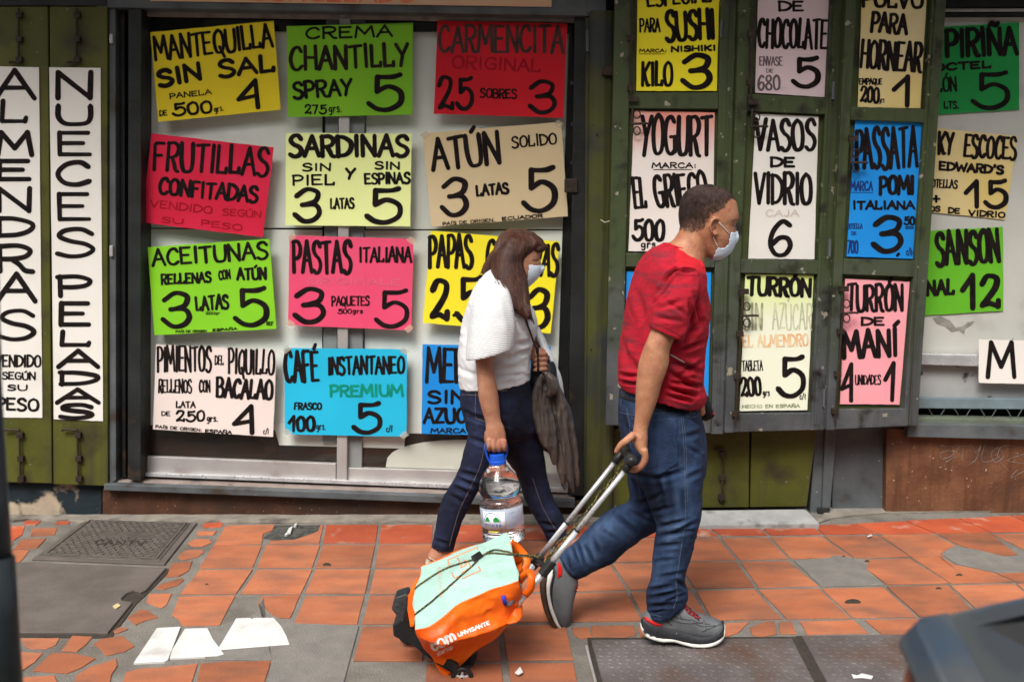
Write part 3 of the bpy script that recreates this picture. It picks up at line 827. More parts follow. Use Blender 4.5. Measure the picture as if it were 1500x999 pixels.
# solid body
mb = MB()
mb.prism([Fc(-260, -160, -.5), Fc(1760, -160, -.5), Fc(1760, 900, -.5), Fc(-260, 900, -.5)], -NF * 3)
mb.build('wall_mass', M_brown, shop)
wb_ = lambda name, quad, d, th, mat, bev=.003: slab(name, quad, FACADE, d, th, mat, shop, bev)
wb_('stone_base', [(150, 716), (875, 735), (875, 800), (150, 790)], 0, .4, M_granite)
wb_('stone_base', [(1299, 628), (1700, 634), (1700, 780), (1297, 780)], .0, .4, M_granite2)
wb_('plaster_base', [(-120, 700), (149, 700), (149, 790), (-120, 790)], -.012, .3, M_peel)
wb_('grey_base_panel', [(1222, 615), (1299, 615), (1296, 780), (1218, 780)], -.05, .3, M_grey)
# ledge
mb = MB()
mb.prism([Fc(152, 709, .05), Fc(842, 734, .05), Fc(842, 744, .05), Fc(152, 718, .05)], -NF * .30)
mb.build('sill_ledge', M_grey, shop, bevel=.003)
mb = MB()
mb.prism([Fc(168, 704, -.0), Fc(842, 729, -.0), Fc(842, 733.5, .0), Fc(168, 709, -.0)], -NF * .2)
mb.build('sill_top', M_ledge, shop, bevel=.004)
# window: bottom rails, track, mullion, frame posts
wb_('sill_track', [(200, 692), (842, 716.5), (842, 722), (198, 697)], -.045, .05, M_alubright, .001)
wb_('bottom_rail', [(206, 668), (492, 679), (492, 703.5), (204, 691.5)], -.07, .03, M_alu)
wb_('bottom_rail', [(509, 685), (836, 694), (836, 716), (508, 704)], -.075, .03, M_alu)
wb_('mullion', [(497, 20), (513, 20), (508, 706), (493, 705)], -.055, .04, M_alu)
wb_('mullion_side', [(513.5, 20), (535, 20), (530, 690), (508.5, 690)], -.085, .03, pm('mullion_side_grey', (.25, .26, .26), None, 5, .5, .1))  # plain grey strips flanking the mullion
wb_('mullion_side', [(478, 20), (496.5, 20), (492.5, 650), (472, 650)], -.088, .02, pm('mullion_side_grey', (.25, .26, .26), None, 5, .5, .1))
# backing boards behind the glass
for q in ([(207, 44), (472, 44), (472, 334), (207, 334)], [(207, 335.5), (472, 337), (472, 636), (207, 622)], [(536, 46), (838, 50), (838, 336), (536, 336)], [(534, 338), (830, 338), (815, 640), (534, 640)]):
    wb_('backing_board', q, -.112 + rng.uniform(-.002, .002), .006, M_back, .001)
wb_('backing_board', [(400, 620), (594, 630), (592, 657), (409, 652)], -.104, .004, M_back, .001)
M_boarddisc = pm('board_offwhite', (.60, .58, .52), (.52, .5, .45), 4, .6, .1, dirt=(.4, .37, .32))
pts = [Fc(565 + 128 * (1 - math.cos(a)) , 684 + 8 * (a / math.pi) - 44 * math.sin(a) ** .7, -.10) for a in [math.pi * k / 16 for k in range(17)]]
mb = MB(); mb.prism(pts, -NF * .01); mb.build('curved_board', M_boarddisc, shop)
wb_('dark_interior', [(180, 10), (862, 14), (862, 740), (180, 720)], -.16, .05, M_brown)
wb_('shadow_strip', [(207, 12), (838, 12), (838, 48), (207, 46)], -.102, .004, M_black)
wb_('brown_strip', [(207, 626), (842, 640), (842, 700), (207, 676)], -.106, .004, M_brown, .0005)
# seams on backing
gm = bpy.data.materials.new('window_glass'); gm.use_nodes = True
_n = gm.node_tree; _n.nodes.remove(_n.nodes['Principled BSDF'])
_a = _n.nodes.new('ShaderNodeBsdfTransparent'); _g = _n.nodes.new('ShaderNodeBsdfGlossy'); _x = _n.nodes.new('ShaderNodeMixShader')
_a.inputs[0].default_value = (.97, .98, .97, 1); _g.inputs['Roughness'].default_value = .02; _x.inputs[0].default_value = .014
_n.links.new(_a.outputs[0], _x.inputs[1]); _n.links.new(_g.outputs[0], _x.inputs[2]); _n.links.new(_x.outputs[0], _n.nodes['Material Output'].inputs[0])
wb_('glass_pane', [(207, 24), (496, 24), (492, 676), (206, 668)], -.082, .004, gm, 0)
wb_('glass_pane', [(513, 24), (838, 24), (834, 694), (509, 684)], -.082, .004, gm, 0)
# header
wb_('header_beam', [(140, -90), (884, -90), (882, 24), (142, 11)], .03, .3, M_grey)
wb_('header_rail', [(190, 14), (860, 25), (860, 34), (190, 24)], -.055, .02, M_ledge)
wb_('header_end', [(858, -90), (888, -90), (888, 20), (860, 19)], .045, .1, M_grey)
# left frame
wb_('frame_post', [(188, 12), (207, 12), (206, 705), (187, 702)], .02, .16, M_dgrey)
wb_('frame_angle', [(160, 10), (169, 10), (170, 703), (160, 710)], .015, .09, M_grey)
wb_('frame_strip', [(175, 10), (182, 10), (184, 700), (178, 700)], -.03, .06, M_dgrey)
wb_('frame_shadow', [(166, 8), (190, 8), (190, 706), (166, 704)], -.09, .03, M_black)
# right frame
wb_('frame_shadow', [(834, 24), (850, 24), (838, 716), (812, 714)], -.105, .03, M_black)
wb_('frame_post', [(842, 24), (862, 26), (856, 727), (832, 725)], -.0, .12, M_dgrey)
wb_('frame_strip', [(858, 26), (865, 26), (862, 730), (856, 728)], .022, .05, M_column)
mb = MB()
for y in (120, 180, 236, 300, 365, 520):
    mb.prism([Fc(836, y, -.09), Fc(842, y, -.09), Fc(842, y + 5, -.09), Fc(836, y + 5, -.09)], NF * .02)
mb.build('rack_stub', M_grey, shop)
wb_('hinge', [(858, 44), (863, 44), (863, 76), (858, 76)], .035, .02, M_grey)
wb_('latch', [(827, 262), (846, 262), (846, 282), (827, 282)], .012, .03, M_rust)
# column
mb = MB()
cyl = []
for k in range(9):
    a = math.pi * k / 8
    u = .5 - .5 * math.cos(a)
    cyl.append((u, .05 * math.sin(a)))
top = [Fc(863 + 47 * u, 16, .03 + b) for u, b in cyl]; bot = [Fc(857 + 40 * u, 760, .03 + b) for u, b in cyl]
n = len(cyl)
vs = top + bot + [top[0] - NF * .2, top[-1] - NF * .2, bot[0] - NF * .2, bot[-1] - NF * .2]
fs = [(i, i + 1, n + i + 1, n + i) for i in range(n - 1)] + [(2 * n, 0, n, 2 * n + 2), (n - 1, 2 * n + 1, 2 * n + 3, 2 * n - 1), tuple(range(n)) + (2 * n + 1, 2 * n)]
mesh_obj('column', vs, fs, M_column, shop, smooth=False)
wb_('column_bracket', [(882, 98), (902, 98), (902, 112), (882, 110)], .10, .03, M_rust)
wb_('column_bracket', [(896, 400), (918, 400), (918, 428), (896, 426)], .12, .04, M_grey)
# string tied round the column
mb = MB()
mb.tube([Fc(880, 322, .10), Fc(886, 326, .115), Fc(893, 324, .12), Fc(900, 325, .12), Fc(906, 321, .12), Fc(911, 323, .12), Fc(907, 327, .12), Fc(900, 326, .12)], .0022, 5)
tag(mb.build('string', pm('pale_string', (.6, .55, .45))), 'short pale string tied across the olive column', 'string')

# posts and right-hand wall
wb_('door_post', [(1195, 625), (1208, 625), (1203, 752), (1186, 752)], -.02, .12, M_grey)
wb_('door_post', [(1209, 625), (1226, 625), (1216, 750), (1204, 751)], .0, .12, M_grey)
wb_('post_foot', [(1198, 744), (1216, 744), (1215, 753), (1198, 752)], .012, .02, M_dgrey)
wb_('wall_panel', [(1300, 22), (1740, 26), (1740, 520), (1300, 520)], -.10, .05, M_rwall)
wb_('panel_top_bar', [(1300, 20.5), (1740, 16), (1740, 23), (1300, 24)], -.06, .04, M_black, .001)
wb_('panel_head', [(1300, -90), (1740, -90), (1740, 8), (1300, 12)], -.05, .1, M_black)
wb_('panel_head_strip', [(1380, 13), (1740, 12), (1740, 17), (1380, 18)], -.07, .02, M_alu, .001)
wb_('grey_panel', [(1300, 534), (1740, 538), (1740, 592), (1300, 588)], -.09, .05, M_rgrey)
wb_('panel_bar', [(1345, 518), (1436, 520), (1436, 537), (1345, 534)], -.04, .04, M_alubright, .004)
wb_('blue_grey_strip', [(1340, 583), (1740, 586), (1740, 602), (1340, 598)], -.05, .04, pm('blue_grey_paint', (.17, .22, .24), None, 8, .5, .2, dirt=(.1, .09, .08)))
wb_('dark_slot', [(1340, 590), (1740, 595), (1740, 640), (1340, 625)], -.13, .03, M_black)
wb_('low_rail', [(1335, 612), (1740, 620), (1740, 628), (1333, 622)], -.0, .10, pm('green_grey_rail', (.12, .14, .10), None, 8, .6, .2, dirt=(.05, .05, .04)))
wb_('low_ledge', [(1331, 621), (1740, 628), (1740, 650), (1329, 640)], .05, .20, M_grey)
mb = MB()
x = 1338
while x < 1560:
    p = [Fc(x + 30 * t, 612 - 18 * math.sin(math.pi * t), -.055) for t in [k / 10 for k in range(11)]]
    mb.tube(p, .0025, 6); x += 38
mb.build('wire_scroll', M_grey, shop)
# torn paint on the right panel
mb = MB()
pts = [(1366, 466), (1378, 463), (1392, 470), (1400, 480), (1410, 478), (1418, 472), (1428, 470), (1424, 476), (1414, 482), (1412, 490), (1404, 484), (1394, 487), (1384, 478), (1372, 474)]
mb.prism([Fc(x, y, -.0985) for x, y in pts], -NF * .001)
mb.build('torn_paint', pm('bare_patch', (.30, .28, .25), (.2, .19, .17), 30, .8, .4), shop)
# graffiti on stone
mb = MB()
for st in ([(1378, 653), (1400, 654), (1425, 652)], [(1405, 655), (1393, 668), (1380, 672), (1378, 664), (1392, 660), (1398, 668), (1385, 677)],
           [(1412, 655), (1410, 665), (1409, 674)], [(1424, 653), (1430, 664), (1437, 652), (1430, 672), (1420, 680)], [(1442, 652), (1438, 675), (1452, 675), (1465, 668)],
           [(1462, 655), (1452, 664), (1458, 677), (1470, 668), (1464, 656), (1474, 653)], [(1478, 690), (1462, 672), (1466, 655), (1482, 653), (1510, 660), (1476, 674), (1510, 680)],
           [(1490, 688), (1480, 700), (1500, 690)]):
    mb.tube([Fc(x, y, .001) for x, y in cr(st, 5)], .0013, 5)
mb.build('graffiti', pm('white_marker', (.24, .21, .19), (.15, .11, .09), 40, .7, 0), shop)

# stone step
mb = MB()
Yq = [Fc(930, 748, .10), Fc(1180, 745, .10), Fc(1201, 766, .22), Fc(930, 770, .22)]
b0 = [p.copy() for p in Yq]
for i in (0, 1): b0[i].z -= .2
lo = [p - Vector((0, 0, .15)) for p in Yq]
mb.add(Yq + lo, [(0, 1, 2, 3), (3, 2, 6, 7), (2, 1, 5, 6), (0, 3, 7, 4), (1, 0, 4, 5), (7, 6, 5, 4)])
tag(mb.build('door_step', M_step, bevel=.006), 'pale worn concrete ramp step under the low olive doors', 'step')

# ---- bolts: rod with guides and handle
def cane_bolt(parent, plane, d, x, y0, y1, hx, hy, x1=None):
    x1 = x if x1 is None else x1
    mb = MB()
    mb.tube([plane.at(x, y0, d), plane.at(x1, y1, d)], .0055, 8)
    if hx: mb.tube([plane.at(x + (x1 - x) * (hy - y0) / (y1 - y0), hy, d), plane.at(x + hx, hy - 1, d + .005), plane.at(x + hx * 1.15, hy + 1, d + .006)], .0065, 8)
    for t in (.12, .55, .92):
        xx, yy = x + (x1 - x) * t, y0 + (y1 - y0) * t
        mb.prism([plane.at(xx - 4.5, yy - 4, d + .006), plane.at(xx + 4.5, yy - 4, d + .006), plane.at(xx + 4.5, yy + 4, d + .006), plane.at(xx - 4.5, yy + 4, d + .006)], -plane.n * .018)
    return mb.build('bolt', M_rust, parent, smooth=False, bevel=.001)

# ---- left olive doors
def door(quad, label, bx, parts):
    c = (FACADE.at(*quad[3]) + FACADE.at(*quad[2])) / 2
    t = thing('metal_door', label, 'metal door', c, 'olive metal door leaves')
    slab('panel', quad, FACADE, .03, .04, M_olive, t, .004)
    return t
dl = door([(-90, 10), (70, 10), (76, 708), (-90, 704)], 'olive metal door leaf at far left carrying the ALMENDRAS strip', 27, 0)
dr = door([(72.5, 10), (157, 10), (158, 712), (78, 709)], 'olive metal door leaf carrying the NUECES PELADAS strip', 110, 0)
for t, x in ((dl, 27), (dr, 112)):
    cane_bolt(t, FACADE, .045, x, 12, 94, -12, 92)
    cane_bolt(t, FACADE, .045, x + 1, 628, 708, -20, 630, x + 3)
wb_('door_head', [(-260, -90), (156, -90), (156, 9), (-260, 8)], .035, .3, M_dgrey)
wb_('frame_hinge', [(160, 50), (165, 50), (165, 64), (160, 64)], .03, .02, M_alu)
wb_('frame_hinge', [(160, 360), (165, 360), (165, 376), (160, 376)], .03, .02, M_alu)

# ---- low olive doors under the shutters
for q, lab in (([(880, 628), (1098, 628), (1097, 743), (880, 745)], 'low olive door leaf with a rusty bolt behind the man in red'), ([(1101, 628), (1197, 628), (1182, 742), (1099, 743)], 'low olive door leaf right of the man, above the pale step')):
    t = thing('metal_door', lab, 'metal door', FACADE.at(*q[3]), 'low olive doors under the shutters')
    slab('panel', q, FACADE, .015, .04, M_olive, t, .004)
    if q[0][0] < 1000:
        cane_bolt(t, FACADE, .03, 1060, 656, 735, -12, 658, 1057)

# ---- folding shutters
SP = [vplane(890, .17, 1085, .17), vplane(1062, .20, 1240, .125), vplane(1212, .185, 1390, .09)]
def shutter(k, label, outer, bays):
    pl = SP[k]
    base = (pl.at(*outer[3]) + pl.at(*outer[2])) / 2
    t = thing('folding_shutter', label, 'shutter', base, 'folding metal shutters over the shop wall')
    slab('back_panel', outer, pl, -.032, .01, M_shutpanel, t, .001)
    TL, TR, BR, BL = outer
    xl = lambda y: TL[0] + (BL[0] - TL[0]) * (y - TL[1]) / (BL[1] - TL[1])
    xr = lambda y: TR[0] + (BR[0] - TR[0]) * (y - TR[1]) / (BR[1] - TR[1])
    (l0, l1), (r0, r1) = bays['stiles']      # inner edges at top and bottom
    slab('stile', [TL, (l0, TL[1]), (l1, BL[1]), BL], pl, 0, .04, M_shut, t, .003)
    slab('stile', [(r0, TR[1]), TR, BR, (r1, BR[1])], pl, 0, .04, M_shut, t, .003)
    if 'mid' in bays:
        a, b = bays['mid']
        mb = MB(); mb.prism([pl.at(a, TL[1], .004), pl.at(a + 1.5, TL[1], .004), pl.at(b + 1.5, BL[1], .004), pl.at(b, BL[1], .004)], -pl.n * .01)
        mb.build('joint', M_black, t)
    for (ya, yb, yc, yd) in bays['rails']:   # y at left top, right top, right bottom, left bottom
        li = lambda y: l0 + (l1 - l0) * (y - TL[1]) / (BL[1] - TL[1])
        ri = lambda y: r0 + (r1 - r0) * (y - TL[1]) / (BL[1] - TL[1])
        slab('rail', [(li(ya) + .3, ya), (ri(yb) - .3, yb), (ri(yc) - .3, yc), (li(yd) + .3, yd)], pl, -.003, .034, M_shut, t, .003)
    return t
s1 = shutter(0, 'leftmost folding shutter with the sushi and yogurt signs, behind the man', [(903, -90), (1082, -90), (1059, 636), (887, 623)],
             {'stiles': ((927, 911), (1058, 1042)), 'rails': [(136, 136, 160, 159), (371, 372, 392, 391), (605, 607, 635, 622)]})
s2 = shutter(1, 'middle folding shutter with the chocolate, vasos and cream turron signs', [(1086, -90), (1242, -90), (1207, 630), (1062, 634)],
             {'stiles': ((1105, 1075), (1221, 1188)), 'rails': [(138, 144, 168, 163), (380, 382, 402, 400), (606, 605, 630, 633)]})
s3 = shutter(2, 'rightmost folding shutter with the baking powder, passata and pink turron signs', [(1244, -90), (1392, -90), (1344, 624), (1211, 630)],
             {'stiles': ((1259, 1223), (1372, 1324)), 'rails': [(157, 160, 180, 176), (379, 382, 406, 402), (600, 599, 624, 629)]})
# narrow raised edge strips and bolts
def hasp(t, pl, x, y, sc=1):
    mb = MB()
    for dy in (0, 24 * sc):
        a = [pl.at(x + 5 * math.cos(q), y + dy + 6 * math.sin(q), .004) for q in [2 * math.pi * k / 10 for k in range(11)]]
        mb.tube(a, .0035, 6)
    mb.tube([pl.at(x - 6, y - 12, .012), pl.at(x - 7, y + 14, .014)], .006, 8)
    mb.tube([pl.at(x - 9, y + 14, .014), pl.at(x + 14, y + 13, .018), pl.at(x + 17, y + 14, .018)], .0055, 8)
    mb.prism([pl.at(x - 12, y - 26, .004), pl.at(x + 2, y - 26, .004), pl.at(x + 2, y - 18, .004), pl.at(x - 12, y - 18, .004)], pl.n * .012)
    mb.build('hasp', M_rust, t, bevel=.001)
hasp(s1, SP[0], 933, 168); hasp(s2, SP[1], 1108, 172); hasp(s3, SP[2], 1254, 225, .9)
hasp(s2, SP[1], 1094, 449, 1.0); hasp(s3, SP[2], 1240, 445, .9)
for t, pl, xa, ya, xb, yb in ((s2, SP[1], 1086, 466, 1077, 622), (s3, SP[2], 1234, 462, 1223, 618), (s1, SP[0], 925, -60, 924, 150), (s2, SP[1], 1102, -60, 1100, 140)):
    cane_bolt(t, pl, .012, xa, ya, xb and ya, 0, 0) if False else None
    mb = MB(); mb.tube([pl.at(xa, ya, .012), pl.at(xb, yb, .012)], .005, 8)
    for f in (.15, .55, .9):
        xx, yy = xa + (xb - xa) * f, ya + (yb - ya) * f
        mb.prism([pl.at(xx - 5, yy - 4, .016), pl.at(xx + 5, yy - 4, .016), pl.at(xx + 5, yy + 4, .016), pl.at(xx - 5, yy + 4, .016)], -pl.n * .014)
    mb.build('bolt', M_rust, t, bevel=.001)
for t, pl, x, y in ((s1, SP[0], 1057, 30), (s2, SP[1], 1208, 570), (s2, SP[1], 1221, 120), (s3, SP[2], 1216, 350)):
    mb = MB(); mb.tube([pl.at(x, y, .004), pl.at(x - 1, y + 26, .004)], .007, 8); mb.build('hinge', M_grey, t)
mb = MB()
for k, (pl, xa, xb) in enumerate(((SP[0], 1073, 1050), (SP[1], 1226, 1193), (SP[2], 1377, 1331))):
    mb = MB(); mb.prism([pl.at(xa, -90, .006), pl.at(xa + 2.5, -90, .006), pl.at(xb + 2.5, 622, .006), pl.at(xb, 622, .006)], -pl.n * .006)
    mb.build('edge_bead', M_shut, (s1, s2, s3)[k])

# eave over the shop front (above the frame)
mb = MB()
mb.prism([Fc(-260, -260, .0), Fc(1760, -260, .0), Fc(1760, -300, .0), Fc(-260, -300, .0)], NF * 1.25)
mb.prism([Fc(-260, -90, -.45), Fc(1760, -90, -.45), Fc(1760, -260, -.45), Fc(-260, -260, -.45)], NF * .45)
mb.build('eave', M_concrete, shop)
# ================================================================== SIGNS
A1, A2, A3 = SP
M_tape = pm('old_tape', (.60, .50, .34), (.68, .60, .45), 20, .35, .1, 40, alpha=.45)
GRP = 'hand-lettered price signs on the shop front'
ink('fade_red', (.35, .0, .01)); ink('fade_pink', (.72, .12, .2)); ink('fade_green', (.0, .25, .17)); ink('grey', (.14, .10, .11)); ink('pale', (.60, .52, .44))
ink('fade_olive', (.16, .17, .09), (.45, .47, .3)); ink('fade_olive2', (.40, .42, .25), (.6, .6, .42)); ink('fade_orange', (.72, .36, .16), (.72, .6, .38)); ink('blue', (.008, .03, .16)); ink('orange', (.75, .14, .06), (.72, .25, .14))
ink('dull', (.03, .022, .02), (.09, .03, .025))
P_yel = paper('yellow', (.76, .60, .018), (.72, .55, .02)); P_yel2 = paper('bright_yellow', (.86, .75, .02), (.84, .70, .03))
P_green = paper('green', (.20, .47, .018), (.17, .43, .02)); P_red = paper('red', (.62, .012, .022), (.52, .01, .02)); P_pinkred = paper('magenta_red', (.68, .022, .075), (.58, .012, .04), )
P_lime = paper('pale_lime', (.80, .86, .36), (.76, .83, .33)); P_tan = paper('tan', (.62, .49, .30), (.58, .45, .26)); P_lgreen = paper('lime_green', (.24, .60, .02), (.20, .54, .02))
P_pink = paper('pink', (.76, .08, .17), (.72, .065, .15)); P_pale = paper('pale_pink', (.74, .63, .58), (.70, .60, .56)); P_cyan = paper('cyan', (.018, .44, .68), (.015, .40, .62))
P_blue = paper('blue', (.012, .25, .68), (.01, .21, .60)); P_white = paper('white', (.74, .70, .65), (.70, .66, .60)); P_cream = paper('cream', (.74, .74, .58), (.76, .78, .62), grad=(SP[1].at(1140, 470).z, SP[1].at(1140, 400).z, (.62, .72, .22)))
P_lpink = paper('light_pink', (.80, .33, .36), (.77, .30, .34)); P_dgreen = paper('dark_green', (.015, .28, .06), (.012, .24, .05)); P_mgreen = paper('mid_green', (.13, .44, .02), (.11, .40, .02))
P_buff = paper('buff_yellow', (.66, .50, .17), (.68, .56, .32)); P_mauve = paper('mauve_white', (.68, .52, .53), (.66, .50, .51)); P_yog = paper('peach_white', (.74, .67, .62), (.72, .62, .56), grad=(SP[0].at(985, 225).z, SP[0].at(985, 165).z, (.72, .26, .20))); P_orangew = paper('peach_banner', (.68, .38, .22), (.66, .42, .28))
S = FACADE
def sg(label, quad, pl, d, mat, items, seed, **k):
    return sign('price_sign', label, 'sign', quad, pl, d, mat, items, seed=seed, group=GRP, **k)
D = -.045
sg('tilted yellow sign MANTEQUILLA SIN SAL, priced 4, top left of the window', [(220, 48), (401, 31), (411, 161), (232, 179)], S, D, P_yel, [
    ('MANTEQUILLA', 226, 91, 402, 70, 37, 4.3), ('SIN', 231, 130, 299, 118, 28, 6), ('SAL', 319, 116, 406, 106, 28, 5.6), ('PANELA', 248, 146, 311, 139, 9, 1.9),
    ('DE', 233, 171, 246, 170, 9, 2), ('500', 251, 172, 313, 167, 21, 4), ('grs.', 314, 166, 329, 162, 10, 1.6), ('4', 347, 161, 390, 159, 44, 6.3)], 1)
sg('green sign CREMA CHANTILLY SPRAY, priced 5', [(420, 39), (605, 34), (604, 168.5), (421.5, 172)], S, D, P_green, [
    ('CREMA', 446, 59, 576, 55, 19, 3.6), ('CHANTILLY', 423, 106, 602, 98, 37, 5, 'inkb'), ('SPRAY', 428, 147, 519, 141, 27, 4.5), ('5', 535, 164, 593, 163, 55, 7),
    ('275', 445, 168, 479, 168, 15, 2.5), ('grs.', 481, 166, 502, 165, 13, 1.8)], 2)
sg('red sign CARMENCITA, 25 SOBRES 3, top right of the window', [(641, 31), (831, 35), (825, 173), (635.5, 167)], S, D, P_red, [
    ('CARMENCITA', 641, 78, 827, 79, 42, 4.3, 'dull'), ('ORIGINAL', 661, 101, 793, 107, 20, 3, 'fade_red'), ('25', 639, 163, 695, 162, 51, 5.5), ('SOBRES', 702, 144, 758, 145.6, 15, 2.6), ('3', 771, 167, 817, 167, 50, 6.3)], 3)
sg('tilted magenta sign FRUTILLAS CONFITADAS', [(221.6, 195.6), (401, 216.4), (385, 347.7), (208, 326)], S, D, P_pinkred, [
    ('FRUTILLAS', 222, 250, 395, 260, 45, 5), ('CONFITADAS', 230, 286, 379, 299, 27, 4.6), ('VENDIDO', 219, 304, 311, 314, 12, 2, 'fade_red'), ('SEGÚN', 325, 316, 383, 320, 11, 2, 'fade_red'),
    ('SU', 235, 326, 269, 329, 9, 1.8, 'fade_red'), ('PESO', 293, 331, 355, 339, 10, 1.8, 'fade_red')], 4)
sg('pale lime sign SARDINAS SIN PIEL Y SIN ESPINAS, 3 LATAS 5', [(419, 195), (603, 196), (601, 332), (418, 330)], S, D, P_lime, [
    ('SARDINAS', 421, 232, 601, 231, 35, 6), ('SIN', 442, 252, 486, 251, 12.5, 2.8), ('SIN', 548, 249, 587, 249, 12.5, 3), ('PIEL', 427, 273, 492, 272, 17, 3.4), ('Y', 505, 264, 522, 264, 18, 3.8),
    ('ESPINAS', 533, 271, 602, 270, 18, 3.6), ('3', 426, 327, 472, 327, 51, 6.8), ('LATAS', 483, 307, 520, 306, 17, 3), ('5', 532, 328, 591, 328, 54, 7.5)], 5)
sg('tan sign ATUN SOLIDO, 3 LATAS 5, with stained corners', [(619, 195.5), (822, 179), (832, 317), (632, 332.5)], S, D, P_tan, [
    ('ATÚN', 632, 253, 737, 240, 50, 6), ('SOLIDO', 749, 218, 817, 212, 18, 2.8), ('3', 642, 318, 687, 318, 57, 6.6), ('LATAS', 697, 289, 747, 284, 18, 3.8), ('5', 762, 311, 818, 310, 68, 7.2),
    ('PAÍS DE ORIGEN.', 648, 331, 726, 325, 5.5, 1.4), ('ECUADOR', 735, 324, 796, 319, 6, 1.8)], 6)
sg('tilted lime green sign ACEITUNAS RELLENAS CON ATUN, 3 LATAS 5', [(216, 362.4), (394.5, 350), (405, 481.7), (226, 491)], S, D, P_lgreen, [
    ('ACEITUNAS', 222, 391, 395, 380, 27, 4.3), ('RELLENAS', 235, 418, 311, 414.5, 17, 3.6), ('CON', 320, 411, 339, 409, 15, 2.5), ('ATÚN', 346, 411, 392, 410, 19, 4), ('3', 233, 481, 282, 481, 56, 7),
    ('LATAS', 286, 457, 337, 453, 23, 4.3), ('200gr', 301, 461.5, 323, 460.5, 4.5, 1.1), ('5', 340, 478, 396, 477, 61, 7.6), ('REF', 390, 477, 401, 477, 6, 1.5), ('PAÍS DE ORIGEN', 257, 487.5, 303, 486.7, 4, 1.1), ('ESPAÑA', 311, 486, 348, 483.5, 4.5, 1.5)], 7)
sg('hot pink sign PASTAS ITALIANA, 3 PAQUETES 5', [(424, 345), (606, 350), (602.5, 484), (422, 476.5)], S, D, P_pink, [
    ('PASTAS', 427, 402, 517, 402, 51, 5), ('ITALIANA', 525, 385, 604, 385, 24, 3.5), ('ORIGINALE', 449, 417, 587, 419, 11, 2.2, 'fade_pink'), ('3', 426, 473, 478, 473, 52, 6.6), ('PAQUETES', 485, 449, 542, 448, 15, 2.3),
    ('500grs', 494, 460, 532, 459.5, 8, 1.8), ('5', 546, 479, 600, 479, 59, 6.3)], 8)
sg('bright yellow sign PAPAS, 2.5, partly behind the woman', [(631, 338), (820, 354), (806.6, 488.5), (619.5, 473)], S, D, P_yel2, [
    ('PAPAS', 626, 394, 695, 394, 51, 5), ('G', 709, 400, 726, 401, 52, 5), ('PAS', 777, 404, 819, 407, 50, 5), ('2', 626, 470, 660, 472, 64, 8), ('.', 661, 464, 669, 464, 5, 5), ('5', 664, 473, 712, 474, 70, 7.5), ('3', 768, 480, 806, 481, 62, 7)], 9)
sg('pale pink sign PIMIENTOS DEL PIQUILLO RELLENOS CON BACALAO, priced 4', [(228.5, 504.7), (405, 513), (400, 640), (224, 628.6)], S, D, P_pale, [
    ('PIMIENTOS', 229, 546, 311, 545, 39, 4.3), ('DEL', 314, 534.7, 328, 535, 15, 2.2), ('PIQUILLO', 333, 548, 403, 550, 38, 4.1), ('RELLENOS', 231, 576, 282, 576, 21, 3), ('CON', 291, 575, 309, 575, 19, 2.7), ('BACALAO', 315, 583, 401, 587, 31, 5),
    ('LATA', 257, 598, 287, 598, 10.5, 2.2), ('DE', 236, 609.5, 250, 609.5, 7.5, 1.8), ('250', 256, 618, 301, 618, 17.5, 3.4), ('grs.', 302, 618, 320, 618, 11, 1.8), ('4', 339, 636.5, 381, 637, 45, 6.6),
    ('PAÍS DE ORIGEN:', 227, 627, 296, 632.5, 5, 1.4), ('ESPAÑA', 300, 634, 340, 636.5, 6, 1.8), ('c/l', 385, 636, 394, 636, 9, 1.2)], 10)
sg('cyan sign CAFE INSTANTANEO PREMIUM, 100 grs, priced 5', [(416, 509.6), (596, 511.6), (595.6, 639.6), (417.6, 636)], S, D, P_cyan, [
    ('CAFÉ', 416, 562, 470, 559, 49, 5), ('INSTANTANEO', 479, 550, 594, 548, 28, 4), ('PREMIUM', 482, 582, 592, 581, 19, 4, 'fade_green'), ('FRASCO', 430, 600.6, 472, 600.6, 11.5, 2.6), ('100', 421, 633, 463, 633, 25, 4.2),
    ('grs.', 463, 630, 478, 630, 11, 1.7), ('5', 513, 635, 561, 635, 50, 6.8), ('c/f', 565, 633, 576, 633, 10, 1.5)], 11)
sg('blue sign MERMELADA SIN AZUCAR, mostly hidden by the woman', [(619, 504.4), (807, 507), (805, 640), (617.5, 635)], S, D, P_blue, [
    ('MERMELADA', 622, 562, 803, 564, 54, 5), ('SIN', 625, 592, 684, 592, 21, 4.5), ('AZUCAR', 619, 621, 716, 621, 25, 4.3), ('MARCA', 630, 634.5, 683, 635, 8, 2.1)], 12)
lt = lambda ch, x0, y0, x1, y1, h, w=6.8: (ch, x0, y1, x1, y1, h, w)
def vert(L, w=6.8): return [(c, x0, yb, x1, yb, yb - yt, w) for c, x0, x1, yt, yb in L]
sg('long white vertical strip reading ALMENDRAS, vendido segun su peso', [(-24, 97), (57, 99), (62, 612), (-18, 611)], S, .034, P_white,
   vert([('A', -10, 54, 101, 148), ('L', -4, 45, 146, 182), ('M', -8, 51, 190, 230), ('E', -8, 49, 232, 267), ('N', -8, 51, 274, 312), ('D', -8, 51, 316, 349), ('R', -8, 52, 356, 400), ('A', -8, 55, 399, 444), ('S', -6, 56, 452, 500)]) +
   [('VENDIDO', -8, 538, 61, 538, 19, 3), ('SEGÚN', 2, 556, 53, 557, 12, 2.5), ('SU', 10, 572.5, 41, 572.5, 10, 2.5), ('PESO', -8, 601, 58, 603, 20, 4)], 13, amp=.002)
